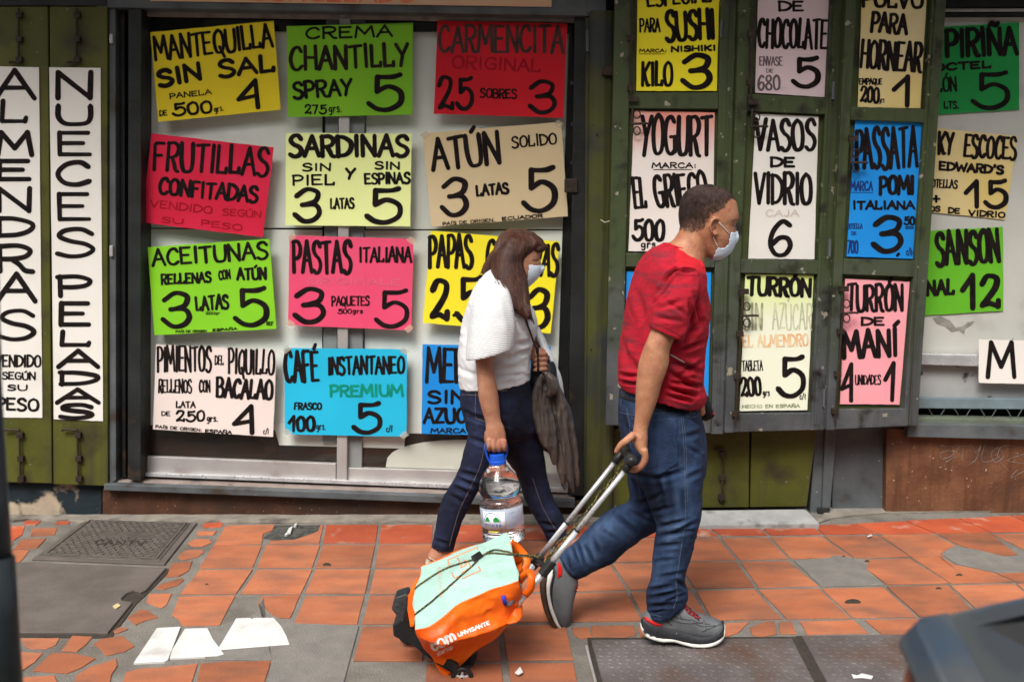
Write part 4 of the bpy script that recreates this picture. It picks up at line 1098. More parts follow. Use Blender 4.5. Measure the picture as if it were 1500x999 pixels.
sg('long white vertical strip reading NUECES PELADAS', [(72, 99), (147, 100), (151, 617), (79, 614)], S, .034, P_white,
   vert([('N', 78, 141, 104, 147), ('U', 79, 139, 151, 185), ('E', 81, 138, 191, 231), ('C', 79, 136, 236, 274), ('E', 81, 137, 281, 325), ('S', 78, 143, 333, 378), ('P', 80, 138, 402, 436), ('E', 83, 136, 442, 480), ('L', 83, 138, 483, 509), ('A', 82, 147, 510, 540), ('D', 84, 146, 543, 566), ('A', 80, 148, 567, 593), ('S', 83, 141, 590, 615)]), 14, amp=.002)
DS = -.022
sg('peach-white sign YOGURT EL GRIEGO 500 grs, partly behind the head of the man', [(929, 163), (1047, 165), (1044, 369), (920.5, 368)], A1, DS, P_yog, [
    ('YOGURT', 936, 229, 1045, 229, 61, 5.4), ('MARCA:', 954, 247, 1021, 247, 9, 2.1), ('_', 957, 249.5, 1014, 249.5, 5, 1.3), ('EL', 928, 308.6, 950, 307, 49, 5), ('GRIEGO', 960, 307, 1041, 297, 50, 4.8), ('500', 924, 354, 975, 354, 34, 5), ('grs', 938, 364, 961, 364, 12, 2.2)], 15)
sg('yellow sign ESPECIAL PARA SUSHI, KILO 3', [(934, -14), (1054, -14), (1050, 133.7), (932, 133.7)], A1, DS, P_yel2, [
    ('ESPECIAL', 947, 12, 1044, 4, 26, 3.8), ('PARA', 936, 48, 968, 48, 21, 2.8), ('SUSHI', 973, 62, 1050, 59, 47, 6.8), ('MARCA:', 936, 77.7, 977, 77.7, 6, 1.6), ('_', 936, 80, 974, 80, 5, 1), ('NISHIKI', 982, 77.6, 1050, 75, 9.5, 3.1), ('KILO', 938, 128, 987, 128, 38, 5), ('3', 994, 131, 1044, 131, 53, 7.2)], 16)
sg('plain blue sign on the left shutter, mostly hidden by the man in red', [(918, 398), (1042, 399), (1037, 606), (913, 604)], A1, DS, P_blue, [('ACEITE', 926, 470, 1034, 470, 50, 5), ('4', 985, 590, 1030, 590, 60, 7)], 17)
sg('pinkish white sign DE CHOCOLATE, ENVASE 680, priced 5', [(1111, -14), (1216, -14), (1210, 143), (1106, 136)], A2, DS, P_mauve, [
    ('DE', 1139, 18, 1179, 18, 17, 4), ('CHOCOLATE', 1109, 71, 1213, 74, 46, 4.5), ('ENVASE', 1112, 97, 1147, 97, 14, 1.8, 'grey'), ('DE', 1122, 107, 1133, 107, 6, 1.2, 'grey'), ('680', 1109, 133, 1144, 133, 23, 3, 'grey'), ('grs', 1143, 132, 1152, 132, 6, .9, 'pale'), ('5', 1157, 129, 1203, 129, 48, 7.2)], 18)
sg('white sign VASOS DE VIDRIO, priced 6', [(1107, 167), (1199, 171), (1193, 380), (1096, 379)], A2, DS, P_white, [
    ('VASOS', 1104, 222, 1197, 222, 49, 5.5), ('DE', 1127, 246, 1166, 246, 17, 4.5), ('VIDRIO', 1103, 300, 1191, 301, 48, 5), ('CAJA', 1121, 318, 1171, 318, 11, 2, 'pale'), ('6', 1123, 376.5, 1163, 376.5, 56, 6.6)], 19)
sg('cream sign TURRON with faded SIN AZUCAR lines, 200 grs, priced 5', [(1092, 401.6), (1192, 403.4), (1182.5, 600.7), (1083.4, 602)], A2, DS, P_cream, [
    ('TURRÓN', 1092, 434, 1190, 436, 30, 5), ('SIN', 1088, 484, 1118, 484, 40, 3.2, 'fade_olive'), ('AZÚCAR', 1131, 483, 1190, 483, 40, 2, 'fade_olive2'), ('EL ALMENDRO', 1087, 510, 1185, 507, 19, 2.4, 'fade_orange'),
    ('TABLETA', 1087, 544, 1118, 543, 16, 2.6), ('200', 1084, 582, 1117, 580, 30, 3.6), ('grs', 1117, 580, 1128, 580, 10, 1.7), ('5', 1135, 583, 1181, 583, 61, 6.6), ('c/t', 1171, 585, 1181, 585, 9, 1.2), ('HECHO EN ESPAÑA', 1087, 598, 1172, 597, 5.5, 1.4, 'fade_olive')], 20)
sg('buff sign POLVO PARA HORNEAR, EMPAQUE 200 grs, priced 1', [(1263, -14), (1358, -14), (1348, 159), (1256.6, 157)], A3, DS, P_buff, [
    ('POLVO', 1261, 12, 1354, 14, 27, 4.5), ('PARA', 1273, 48, 1330, 52, 32, 4.6), ('HORNEAR', 1258, 101, 1351, 108, 45, 4.6), ('EMPAQUE', 1258, 124.7, 1293, 124.7, 10, 2), ('200', 1258, 151.4, 1289, 152.5, 25, 3.6), ('grs', 1287, 151, 1296, 151, 9, 1.4), ('1', 1306, 158, 1340, 158, 47, 6.8)], 21)
sg('blue sign PASSATA POMI ITALIANA, priced 3,50', [(1253, 175.5), (1352, 178.4), (1337, 379.3), (1240, 376)], A3, DS, P_blue, [
    ('PASSATA', 1251, 249, 1346, 247, 62, 5.3), ('MARCA', 1245, 280, 1279, 280, 15, 2, 'blue'), ('_', 1246, 283, 1279, 283, 5, .9, 'blue'), ('POMI', 1286, 286.8, 1341, 286, 30, 5.2), ('ITALIANA', 1248, 307.7, 1341, 307.7, 14, 3.5), ('3', 1273, 370.5, 1324, 370, 55, 7.2),
    (',', 1310, 376, 1322, 374, 12, 4), ('50', 1323, 330.4, 1341, 330.4, 14, 3), ('=', 1326, 337, 1339, 337, 8, 1.6), ('BOTELLA', 1241, 335.7, 1264, 335.5, 8.5, 1.4, 'blue'), ('DE', 1247, 345, 1255, 345, 6, 1.1, 'blue'), ('700', 1240, 371.6, 1258, 371.6, 20, 2.5, 'blue'), ('c/b', 1327, 374, 1337, 374, 11, 1.2, 'blue')], 22)
sg('light pink sign TURRON DE MANI, 4 UNIDADES 1', [(1238, 408.5), (1332.7, 413), (1317.7, 592.6), (1230.6, 591.7)], A3, DS, P_lpink, [
    ('TURRÓN', 1239, 457, 1325, 457, 42, 4.7), ('DE', 1260, 477.6, 1297, 477.6, 14, 3.8), ('MANÍ', 1233, 527, 1318, 523, 44, 6), ('4', 1230, 589.6, 1254, 589.6, 58, 5.6), ('UNIDADES', 1252, 563.8, 1291, 563.8, 15, 2), ('1', 1293, 589.6, 1314, 589.6, 58, 5.6)], 23)
DW = -.094
sg('dark green sign ending PIRIÑA COCTEL, priced 5, on the right wall', [(1330, 42.5), (1493, 33), (1493, 161), (1330, 170.8)], S, DW, P_dgreen, [
    ('PIRIÑA', 1383, 86, 1493, 82, 44, 6), ('OCTEL', 1366, 106, 1454, 101, 13, 4), ('LÓN', 1371, 136, 1403, 135, 23, 3), ('LTS.', 1382, 160, 1406, 160, 12, 3), ('5', 1420, 161, 1481, 161, 56, 7.6)], 24)
sg('buff sign WHISKY ESCOCES, priced 15, on the right wall', [(1332, 184), (1491.4, 199.7), (1472, 322), (1325, 307)], S, DW, P_buff, [
    ('KY', 1372, 228, 1399, 229, 35, 4.6), ('ESCOCES', 1410, 231, 1490, 236, 36, 4.1), ("EDWARD'S", 1374, 250, 1471, 257, 14.5, 4), ('BOTELLAS', 1358, 275, 1403, 277, 13.5, 2.8), ('15', 1412, 305.5, 1478, 305.5, 44, 6.8), ('+', 1364, 298, 1379, 298, 13, 4),
    ('VASOS', 1336, 309, 1378, 311, 9, 2.5), ('DE', 1388, 313, 1407, 314, 9.5, 2.6), ('VIDRIO', 1418, 317, 1473, 320, 10, 2.6)], 25)
sg('mid green sign SANSON NAL, priced 12, on the right wall', [(1325, 340), (1469, 332.5), (1470, 455.3), (1325, 464)], S, DW, P_mgreen, [
    ('SANSON', 1369, 391, 1468, 386, 53, 5.8), ('NAL', 1356, 434.5, 1400, 433, 25, 4.6), ('12', 1407, 454, 1468, 453, 53, 7.8)], 26)
sg('white sign with one black letter M, low on the right wall', [(1433.7, 497), (1530, 500), (1530, 563), (1433.7, 560.7)], S, -.03, P_white, [
    ('M', 1443, 555.5, 1490, 555.5, 55, 6.3)], 27)
sign('banner_sign', 'peach banner with faded orange CONGELADO lettering on the grey header beam', 'banner', [(220, -40), (808, -40), (808, 10.5), (220, 2)], S, .036, P_orangew,
     [('CONGELADO', 368, 2, 608, 5, 26, 3.2, 'orange')], amp=.002, seed=30)

# ================================================================== FOREGROUND
# dark round post at the left edge
pz = 1.45
def atz(px, py, z): return CAM + ray(px, py) * z
M_postd = pm('dark_post_paint', (.022, .028, .032), (.014, .018, .02), 8, .4, .25, 40, dirt=(.10, .09, .08), dsc=14, dlo=.66, dhi=.74)
post = thing('metal_post', 'dark painted round metal post at the left edge, close to the camera', 'post', atz(-30, 1060, pz))
mb = MB()
pts = [(-34, 300), (-27, 560), (-24, 630), (-17, 735), (-11, 828)]
mb.tube([atz(x, y, pz) for x, y in pts], [27 * pz / FOC] * 5, 28)
mb.build('shaft', M_postd, post, smooth=True)
mb = MB(); mb.tube([atz(-12, 818, pz), atz(-7, 900, pz), atz(7, 1120, pz)], [31 * pz / FOC] * 3, 28)
mb.build('sleeve', M_postd, post, smooth=True)
# blue-grey painted box at bottom right
bx = thing('newspaper_box', 'blue edged grey painted metal box lid in the near right corner, out of focus', 'box', atz(1450, 1400, 1.15))
M_bluebox = pm('blue_grey_box_paint', (.020, .042, .070), (.038, .042, .050), 2.5, .5, .15, 30, dirt=(.07, .07, .065), dsc=4, dlo=.45, dhi=.6)
M_boxgrey = pm('grey_box_panel', (.055, .057, .048), (.020, .030, .040), 3, .55, .15, 30, dirt=(.03, .035, .04), dsc=5, dlo=.55, dhi=.6)
bb = lambda x, y, z: atz(x, y, z)
z0, z1 = 1.12, 1.5
lid = [bb(1342, 915, 1.25), bb(1348, 905, 1.27), bb(1385, 896, 1.30), bb(1740, 820, 1.62), bb(1900, 1400, 1.15), bb(1600, 1400, .98)]
nl = (lid[3] - lid[2]).cross(lid[5] - lid[2]).normalized()
if nl.z < 0: nl = -nl
mb = MB(); mb.prism(lid, -nl * .03); mb.build('lid', M_boxgrey, bx, bevel=.01)
rim = [bb(1341, 912, 1.249), bb(1348, 905, 1.269), bb(1388, 896, 1.30), bb(1470, 1050, 1.18), bb(1640, 1400, .985), bb(1560, 1400, .98)]
mb = MB(); mb.prism([p + nl * .006 for p in rim], -nl * .05); mb.build('rim', M_bluebox, bx, bevel=.008)
rim2 = [bb(1390, 898, 1.30), bb(1740, 822, 1.62), bb(1760, 890, 1.55), bb(1500, 905, 1.33), bb(1405, 925, 1.285)]
mb = MB(); mb.prism([p + nl * .004 for p in rim2], -nl * .03); mb.build('rim', M_bluebox, bx, bevel=.006)
dn = Vector((0, 0, -1))
mb = MB()
mb.prism([bb(1352, 935, 1.26), bb(1400, 1010, 1.23), bb(1500, 1200, 1.15), bb(1500, 1200, 1.15) + dn * .4, bb(1330, 985, 1.28) + dn * .4], Vector((.25, .1, 0)))
mb.build('side_panel', pm('dark_box_side', (.03, .028, .026), (.02, .02, .02), 8, .6, .2), bx)
mb = MB(); mb.prism([bb(1346, 942, 1.27), bb(1353, 950, 1.27), bb(1338, 1000, 1.28), bb(1325, 1060, 1.28), bb(1318, 1060, 1.28), bb(1322, 1000, 1.28)], Vector((.02, .04, 0)))
mb.build('leg', pm('orange_brown_edge', (.28, .09, .05), (.16, .06, .04), 8, .5, .2), bx, bevel=.003)
# ================================================================== PEOPLE
M_skin = pm('skin_tan', (.43, .205, .115), (.33, .14, .072), 22, .5, .5, 110, sss=.05, dirt=(.30, .11, .065), dsc=14, dlo=.5, dhi=.7, bdist=.004)
M_skinw = pm('skin_light', (.42, .21, .13), (.35, .155, .09), 22, .5, .5, 110, sss=.05, dirt=(.33, .12, .08), dsc=14, dlo=.5, dhi=.7, bdist=.004)
M_mask = pm('mask_blue', (.58, .66, .76), (.52, .60, .70), 20, .8, .1, 60)
M_masks = pm('mask_loop', (.75, .78, .82), None, 20, .8, 0)
M_tee = pm('red_heather_knit', (.44, .007, .022), (.29, .008, .02), 30, .9, .6, 300, dirt=(.11, .02, .03), dsc=7, dlo=.52, dhi=.75, stretch=(1, 1, 5), bdist=.004)
M_yoke = pm('plain_red_knit', (.50, .009, .02), (.44, .008, .016), 26, .8, .2, 300)
M_denim = pm('blue_denim', (.0125, .027, .068), (.007, .014, .038), 9, .85, .8, 260, dirt=(.032, .060, .12), dsc=5.5, dlo=.5, dhi=.75, bdist=.006)
def add_wear_shade(m, dark, pale):  # tints the denim: painted shade darkens it, rubbed areas go pale
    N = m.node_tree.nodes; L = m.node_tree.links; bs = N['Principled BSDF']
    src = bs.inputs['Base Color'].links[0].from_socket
    a = N.new('ShaderNodeAttribute'); a.attribute_name = 'wear_shade'
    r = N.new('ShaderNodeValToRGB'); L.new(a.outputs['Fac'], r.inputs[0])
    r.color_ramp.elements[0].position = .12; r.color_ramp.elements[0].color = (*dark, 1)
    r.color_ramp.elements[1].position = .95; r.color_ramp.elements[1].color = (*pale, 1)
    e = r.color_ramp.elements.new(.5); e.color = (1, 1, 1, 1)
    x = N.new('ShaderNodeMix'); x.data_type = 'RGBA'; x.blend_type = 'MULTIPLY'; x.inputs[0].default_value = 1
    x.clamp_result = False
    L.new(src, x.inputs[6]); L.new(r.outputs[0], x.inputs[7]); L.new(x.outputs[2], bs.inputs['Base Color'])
add_wear_shade(M_denim, (.38, .38, .42), (2.9, 2.6, 2.25))
M_denimd = pm('dark_denim', (.0065, .010, .032), (.004, .006, .018), 9, .8, .7, 260, dirt=(.013, .020, .055), dsc=6, dlo=.5, dhi=.72, bdist=.006)
add_wear_shade(M_denimd, (.4, .4, .45), (2.6, 2.5, 2.2))
M_thread = pm('pale_thread', (.10, .12, .16), (.05, .065, .10), 60, .8, 0)
M_threadb = pm('tan_thread', (.22, .17, .13), None, 60, .8, 0)
M_belt = pm('black_leather', (.008, .008, .008), (.014, .013, .012), 20, .4, .2)
M_shoe = pm('grey_shoe_mesh', (.135, .14, .145), (.09, .094, .10), 14, .6, .6, 200, bdist=.003)
M_shoed = pm('dark_shoe_rubber', (.022, .022, .026), (.03, .03, .034), 30, .6, .3, 200, speck=((.3, .3, .3), 120, .72))
M_sole = pm('white_sole', (.70, .68, .64), (.55, .52, .47), 20, .6, .15, 90)
M_outsole = pm('brown_outsole', (.09, .05, .03), (.04, .025, .018), 20, .7, .4, 90, speck=((.4, .35, .28), 60, .7))
M_redr = pm('red_rubber', (.55, .015, .015), None, 20, .4, .05)
M_laces = pm('red_black_lace', (.35, .01, .015), (.03, .01, .01), 160, .8, 0, lo=.48, hi=.52)
M_blouse = pm('white_knit', (.64, .64, .64), (.58, .58, .59), 10, .85, .25, 220)
M_hairw = pm('brown_hair', (.085, .024, .010), (.028, .009, .004), 5, .34, .5, 60, stretch=(26, 26, 1.6), dirt=(.16, .052, .022), dsc=3, dlo=.56, dhi=.72, spec=.5, bdist=.02)
M_eye = pm('dark_eye', (.02, .012, .01), None, 20, .2, 0)

Ym = G(1000, 930).y
Yw = G(735, 815).y
YH = Ym - .06

# ------------------------------------------------------------------ MAN
man = thing('person', 'man in a red t-shirt and blue jeans with a face mask, pulling a shopping trolley', 'person', G(1000, 930))
mb = MB()
h = Ym - .02
loft(mb, [(1022, 272, 1042, 271, h, .02), (1006, 281, 1062, 279, h, .058), (999, 293, 1076, 292, h, .072), (996, 308, 1080.5, 307, h, .077), (996, 322, 1081.5, 320, h, .077),
          (998, 334, 1076, 331, h, .075), (1004, 346, 1076, 344, h, .071), (1013, 358, 1076, 354, h, .062), (1024, 368, 1071, 366, h, .052), (1034, 376, 1064, 373, h, .042), (1043, 380, 1055, 378, h, .024)], 4, 36)
loft(mb, [(1068, 328, 1078, 327, h, .008), (1068, 338, 1079, 340, h, .012), (1068, 348, 1080.5, 348, h, .018), (1068, 354, 1078, 355, h, .014)], 4, 14)   # nose
loft(mb, [(999, 326, 1044, 344, h, .060), (994, 340, 1040, 358, h, .060), (985, 352, 1034, 376, h, .066), (968, 362, 1030, 392, h, .10), (950, 378, 1026, 410, h, .15), (935, 405, 1028, 430, h, .17),
          (921, 445, 1030, 450, h, .165), (914, 500, 1028, 500, h, .15), (918, 555, 1020, 560, h, .135), (922, 590, 1012, 600, h, .125), (930, 640, 1015, 650, h, .12)], 3, 28)
aY = Ym - .225
loft(mb, [(986, 402, 1006, 406, aY + .09, .03), (974, 420, 1006, 426, aY + .055, .04), (966, 440, 1001, 448, aY + .03, .04), (958.5, 470, 993, 482, aY + .008, .043), (948, 497, 985, 502, aY, .044), (942, 512, 981, 514, aY, .043),
          (935, 534, 979, 535, aY, .045), (932, 560, 970, 560, aY, .042), (930.5, 590, 962, 589, aY, .034), (930, 609, 955, 608, aY, .027), (928, 626, 949, 628, aY, .025), (926, 640, 949, 642, aY, .034), (928, 652, 948, 657, aY, .040), (932, 660, 947, 668, aY, .040)], 4, 22)
# left (far) arm, mostly hidden: bent forward
fY = Ym + .20
loft(mb, [(985, 395, 1012, 400, fY - .04, .045), (985, 440, 1018, 445, fY, .045), (988, 490, 1020, 492, fY, .04), (996, 530, 1020, 522, fY, .036), (1008, 556, 1026, 548, fY, .03), (1018, 578, 1034, 572, fY, .026), (1022, 590, 1038, 588, fY, .03)], 3, 16)
# thighs to ankles inside the jeans
for (x0, x1, dy) in ((935, 1018, -.08), (925, 985, .09)):
    pass
loft(mb, [(938, 640, 1010, 640, Ym - .08, .07), (960, 700, 1015, 700, Ym - .08, .07), (968, 790, 1008, 790, Ym - .08, .045), (962, 850, 996, 850, Ym - .08, .038), (958, 905, 988, 903, Ym - .08, .032)], 3, 14)
loft(mb, [(935, 650, 985, 660, Ym + .09, .06), (935, 725, 955, 748, Ym + .10, .035), (893, 768, 912, 785, Ym + .09, .045), (845, 805, 868, 828, Ym + .09, .035), (822, 822, 842, 840, Ym + .09, .03)], 3, 14)
# right hand closed round the grip (axis of the grip runs in depth)
def fing(mb, P, r): mb.tube([V(*p) for p in cr(P, 3)], [float(v[0]) for v in cr([(q,) for q in r], 3)], 10); mb.ball(V(*P[-1]), r[-1], n=5)
for k, dy in enumerate((-.036, -.013, .010, .032)):
    y = aY + dy; o = (0, .5, .2, -.8)[k]
    fing(mb, [(944, 658 + o, y), (945 + o, 671 + o, y), (940 + o, 682 + o, y), (931, 688 + o * 2, y), (921.5, 687 + o * 2, y)], [.0115, .0115, .010, .009, .0078])
fing(mb, [(929, 636, aY - .022), (918, 645, aY - .03), (909, 652, aY - .026), (903, 661, aY - .022)], [.014, .013, .011, .009])
# far hand on the dark pouch
for k in range(4):
    fing(mb, [(1026, 586 + k * 3, fY - .02), (1032, 592 + k * 3, fY - .04), (1028, 598 + k * 3, fY - .045)], [.009, .009, .008])
# ear
ear = [V(1052, 322, h - .080), V(1048, 320, h - .086), V(1043, 323, h - .090), (V(1040, 331, h - .091)), V(1042, 339, h - .088), V(1047, 345, h - .080)]
mb.tube(ear, [.004, .005, .0055, .005, .005, .005], 8)
mb.ball(V(1048, 343, h - .078), .007, n=6)
mb.prism([V(1051, 324, h - .072), V(1044, 325, h - .083), V(1042, 333, h - .086), V(1046, 342, h - .078), V(1051, 340, h - .07)], Vector((0, .02, 0)))
body = remesh(mb, 'body', .0035, M_skin, man, 2)
# short hair: a shell over the scalp
hair_poly = [(985, 260), (1090, 260), (1078, 294), (1073, 292), (1068, 294), (1066, 306), (1058, 314), (1050, 318), (1042, 319), (1037, 328), (1032, 336), (1020, 342), (1000, 340), (985, 330)]
M_hairm = pm('cropped_hair', (.080, .054, .048), (.045, .030, .027), 60, .85, .5, 700, dirt=(.028, .019, .017), dsc=12, spec=.1)
scalp = [(985, 255), (1090, 255), (1079, 295), (1072, 291), (1066, 295), (1062, 303), (1054, 309), (1046, 313), (1040, 318), (1034, 330), (1028, 338), (1014, 342), (1000, 338), (985, 334)]
crown = [(985, 255), (1090, 255), (1080, 294), (1069, 288), (1058, 292), (1050, 299), (1038, 303), (1026, 308), (1012, 314), (985, 317)]
def hm(poly):
    return lambda pp, co, no: inpoly(pp + np.random.RandomState(1).normal(0, 2.2, pp.shape), poly) & (co[:, 2] > 1.3)
submesh(body, 'hair_fade', hm(scalp), .0007, pm('faded_scalp', (.15, .082, .056), (.085, .048, .034), 90, .85, .4, 500, dirt=(.20, .11, .07), dsc=16), man)
submesh(body, 'hair', hm(crown), .0016, M_hairm, man, nzs=.0012)
me_ = body.data; rs = random.Random(2); mb = MB()
_c = np.array([p.center[:] for p in me_.polygons]); _pp = proj(_c); _in = inpoly(_pp, scalp) & (_c[:, 2] > 1.3) & (_pp[:, 1] < 345)
for k in np.nonzero(_in)[0]:
    x, y = _pp[k]
    fade = max(0.0, min(1.0, (344 - y - max(0, (x - 1030)) * .7) / 26))
    if rs.random() > (.18 + .82 * fade ** 1.3) : continue
    for _ in range(5):
        c = Vector(_c[k]); nn = Vector(me_.polygons[k].normal)
        a = nn.orthogonal().normalized(); b = nn.cross(a); q = rs.uniform(0, 6.28)
        t = a * math.cos(q) + b * math.sin(q); c = c + t * rs.uniform(0, .002)
        tip = c + nn * (.0010 + .0032 * fade) * rs.uniform(.6, 1.2) + t * .002 + Vector((-.001, 0, -.0015))
        w = .00035 + .0003 * fade
        mb.add([c - a * w, c + a * w, c + b * w, tip], [(0, 1, 3), (1, 2, 3), (2, 0, 3)])
o = mb.build('stubble', M_hairm, man); o['kind'] = 'stuff'
# mask shell
mk = submesh(body, 'face_mask', lambda pp, co, no: inpoly(pp, [(1068.5, 341), (1080, 338.5), (1095, 338), (1095, 366), (1078, 378), (1062, 390), (1042, 390), (1043, 380), (1050, 362), (1060, 363), (1066, 357)]) & (co[:, 2] > 1.2), .004, M_mask, man, thick=.001)
bv = bvh_of(body)
mb = MB(); on_line(mb, bv, [(1053, 326), (1060, 334), (1068.5, 343)], .0012, .002); on_line(mb, bv, [(1045, 347), (1048, 355), (1052, 362)], .0012, .002); mb.build('mask_loop', M_masks, man, smooth=True)
mb = MB(); on_line(mb, bv, [(1072, 325), (1076, 322), (1080, 322)], .0016, .0003); mb.build('eyebrow', M_hairm, man, smooth=True)
mb = MB(); e_ = surf(bv, 1076, 331.5, 0, Ym)
mb.ball(e_ + Vector((0, .002, 0)), .005, n=5, sc=(1, .6, .55)); on_line(mb, bv, [(1072, 331), (1075, 329.3), (1079.5, 330)], .0011, .0003); mb.build('eye', M_eye, man, smooth=True)
mb = MB(); e_ = surf(bv, 1047, 333, 0.0005, Ym - .1); mb.ball(e_, .0035, n=5, sc=(.8, .5, 1.3)); mb.build('ear_hollow_shade', pm('ear_shadow_skin', (.12, .04, .025)), man, smooth=True)  # dark ball paints the shade inside the ear

# jeans
def L_(*a): return a
mb = MB()
pY = Ym
loft(mb, [(908, 570, 1020, 590, pY, .15), (907, 590, 1024, 602, pY, .165), (907, 610, 1029, 618, pY, .175), (909, 640, 1033, 642, pY, .18), (914, 675, 1034, 672, pY, .175), (922, 700, 1031, 698, pY, .15), (940, 715, 1022, 715, pY, .10)], 4, 34)
lY = Ym - .085
loft(mb, [(925, 660, 1033, 660, lY, .085), (936, 700, 1031, 694, lY, .09), (947, 730, 1029, 724, lY, .087), (956, 755, 1027, 752, lY, .078), (962, 772, 1024, 768, lY, .07), (959, 792, 1017.5, 790, lY, .064),
          (957, 815, 1012, 813, lY, .062), (955.5, 840, 1005.5, 836, lY, .059), (953, 853, 1003, 850, lY, .058), (948, 866, 1008, 864, lY, .062), (947, 882, 1007, 876, lY, .063), (948, 896, 1002, 886, lY, .060), (950, 904, 990, 897, lY, .056), (958, 900, 984, 894, lY, .045), (962, 880, 992, 878, lY, .04)], 4, 30)
rY = Ym + .10
loft(mb, [(922, 670, 1000, 690, rY, .085), (919, 700, 990, 728, rY, .09), (921, 733, 968, 770, rY, .085), (903, 744, 955, 780, rY, .08), (885, 753, 940, 789, rY, .074), (866, 769, 916, 806, rY, .068), (847, 790, 897, 824, rY, .063),
          (833, 803, 872, 834, rY, .06), (824, 810, 856, 842, rY, .06), (818, 816, 844, 846, rY, .056), (822, 822, 842, 840, rY, .045), (838, 812, 856, 830, rY, .035)], 4, 28)
cj = [(905, 690, 962, 700, 5, .006), (960, 700, 1000, 690, 5, .007), (962, 698, 975, 750, 6, .008), (930, 740, 975, 722, 5, .007), (940, 752, 985, 742, 4, .006), (900, 752, 930, 778, 5, .006), (925, 748, 955, 765, 4, .006),
      (960, 772, 1010, 760, 4, .006), (962, 785, 1015, 776, 4, .007), (958, 800, 1000, 796, 4, .006), (985, 780, 1020, 764, 4, .006), (958, 822, 990, 818, 4, .004), (965, 845, 1003, 838, 4, .005),
      (948, 864, 985, 858, 4, .008), (948, 876, 1000, 866, 4, .008), (950, 888, 990, 884, 4, .008), (975, 880, 1006, 870, 3.5, .007), (952, 897, 975, 893, 3, .006), (990, 850, 1008, 862, 4, .006),
      (838, 800, 848, 826, 3, .008), (846, 796, 858, 830, 3.5, .008), (830, 810, 838, 838, 3, .007), (858, 800, 872, 828, 4, .007), (870, 790, 880, 812, 4, .005), (822, 820, 830, 838, 3, .006), (880, 775, 905, 790, 4, .004),
      (1000, 640, 1030, 632, 5, .005), (1005, 700, 1028, 690, 5, .005), (1008, 655, 1030, 668, 4, .004), (930, 700, 935, 735, 4, .005), (1012, 612, 1026, 622, 4, .004), (908, 600, 925, 640, 4, .004), (978, 690, 985, 760, 6, .005), (1000, 715, 1005, 755, 6, .005)]
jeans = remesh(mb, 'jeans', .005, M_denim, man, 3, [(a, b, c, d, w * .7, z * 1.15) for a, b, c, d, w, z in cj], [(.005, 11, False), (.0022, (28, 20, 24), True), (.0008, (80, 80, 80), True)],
               wear_shade=[(1012, 690, 16, 40, .28), (985, 770, 22, 16, .25), (900, 775, 30, 16, .32), (960, 650, 25, 30, .12), (985, 830, 16, 30, .15), (850, 815, 14, 14, .2), (1010, 625, 20, 20, .15), (958, 735, 16, 26, -.45), (925, 690, 10, 30, -.15)])  # negative spots paint shade between the legs, positive ones are rubbed cloth
bj = bvh_of(jeans)
mb = MB()
on_line(mb, bj, [(997, 606), (1001, 640), (1003, 690), (1004, 740), (1003, 770), (998, 800), (994, 830), (990, 852), (992, 872), (986, 892)], .0011, .0003, curve=True)
on_line(mb, bj, [(1000, 606), (1004, 640), (1006, 690), (1007, 740)], .0009, .0006, curve=True)
on_line(mb, bj, [(950, 615.5), (992, 613)], .0010, .0006); on_line(mb, bj, [(925, 613), (932, 613.5)], .001, .0006)
on_line(mb, bj, [(1004, 609), (1014, 612), (1026, 606)], .0014, .0006)
on_line(mb, bj, [(918, 597), (922, 620), (924, 650), (926, 676), (942, 690), (962, 696)], .0009, .0005, curve=True); on_line(mb, bj, [(962, 696), (990, 682), (993, 650), (992, 613)], .0009, .0005)
on_line(mb, bj, [(978, 652), (992, 647)], .0008, .0005); on_line(mb, bj, [(907, 604), (920, 607), (932, 608)], .0012, .0005); on_line(mb, bj, [(955, 606), (1000, 603), (1018, 606)], .0012, .0005)
on_line(mb, bj, [(949, 898), (970, 903)], .0009, .0006); on_line(mb, bj, [(824, 818), (840, 842)], .0009, .0006)
mb.build('stitching', M_thread, man, smooth=True)['kind'] = 'stuff'
# back pocket patch
pk = submesh(jeans, 'back_pocket', lambda pp, co, no: inpoly(pp, [(928, 614), (992, 612), (994, 680), (964, 697), (934, 688)]) & ((no @ _Fn) < -.15), .0045, M_denim, man, thick=.001)
# belt and loops
mb = MB()
bp = [(908, 572), (920, 577), (935, 581), (955, 588), (985, 596), (1018, 597)]
a = [surf(bj, x, y - 1.5, .003) for x, y in cr(bp, 4)]; b = [surf(bj, x, y + 8, .003) for x, y in cr(bp, 4)]
ok = [i for i in range(len(a)) if a[i] is not None and b[i] is not None]
vs = []
for i in ok: vs += [a[i], b[i], b[i] + (b[i] - CAM).normalized() * -.003, a[i] + (a[i] - CAM).normalized() * -.003]
fs = []
for k in range(len(ok) - 1):
    for j in range(4): fs.append((4 * k + j, 4 * k + (j + 1) % 4, 4 * k + 4 + (j + 1) % 4, 4 * k + 4 + j))
mesh_obj('belt', vs, fs, M_belt, man)
mb = MB()
for x0, y0, x1, y1 in ((916, 569, 914, 590), (1000, 590, 1000, 606)):
    p, q = surf(bj, x0 - 2, y0 + 4, .007, pY - .15), surf(bj, x1 - 2, y1, .004, pY - .15)
    mb.prism([p, p + Vector((.012, 0, 0)), q + Vector((.012, 0, 0)), q], Vector((0, -.003, 0)))
mb.build('belt_loop', M_denim, man, bevel=.001)

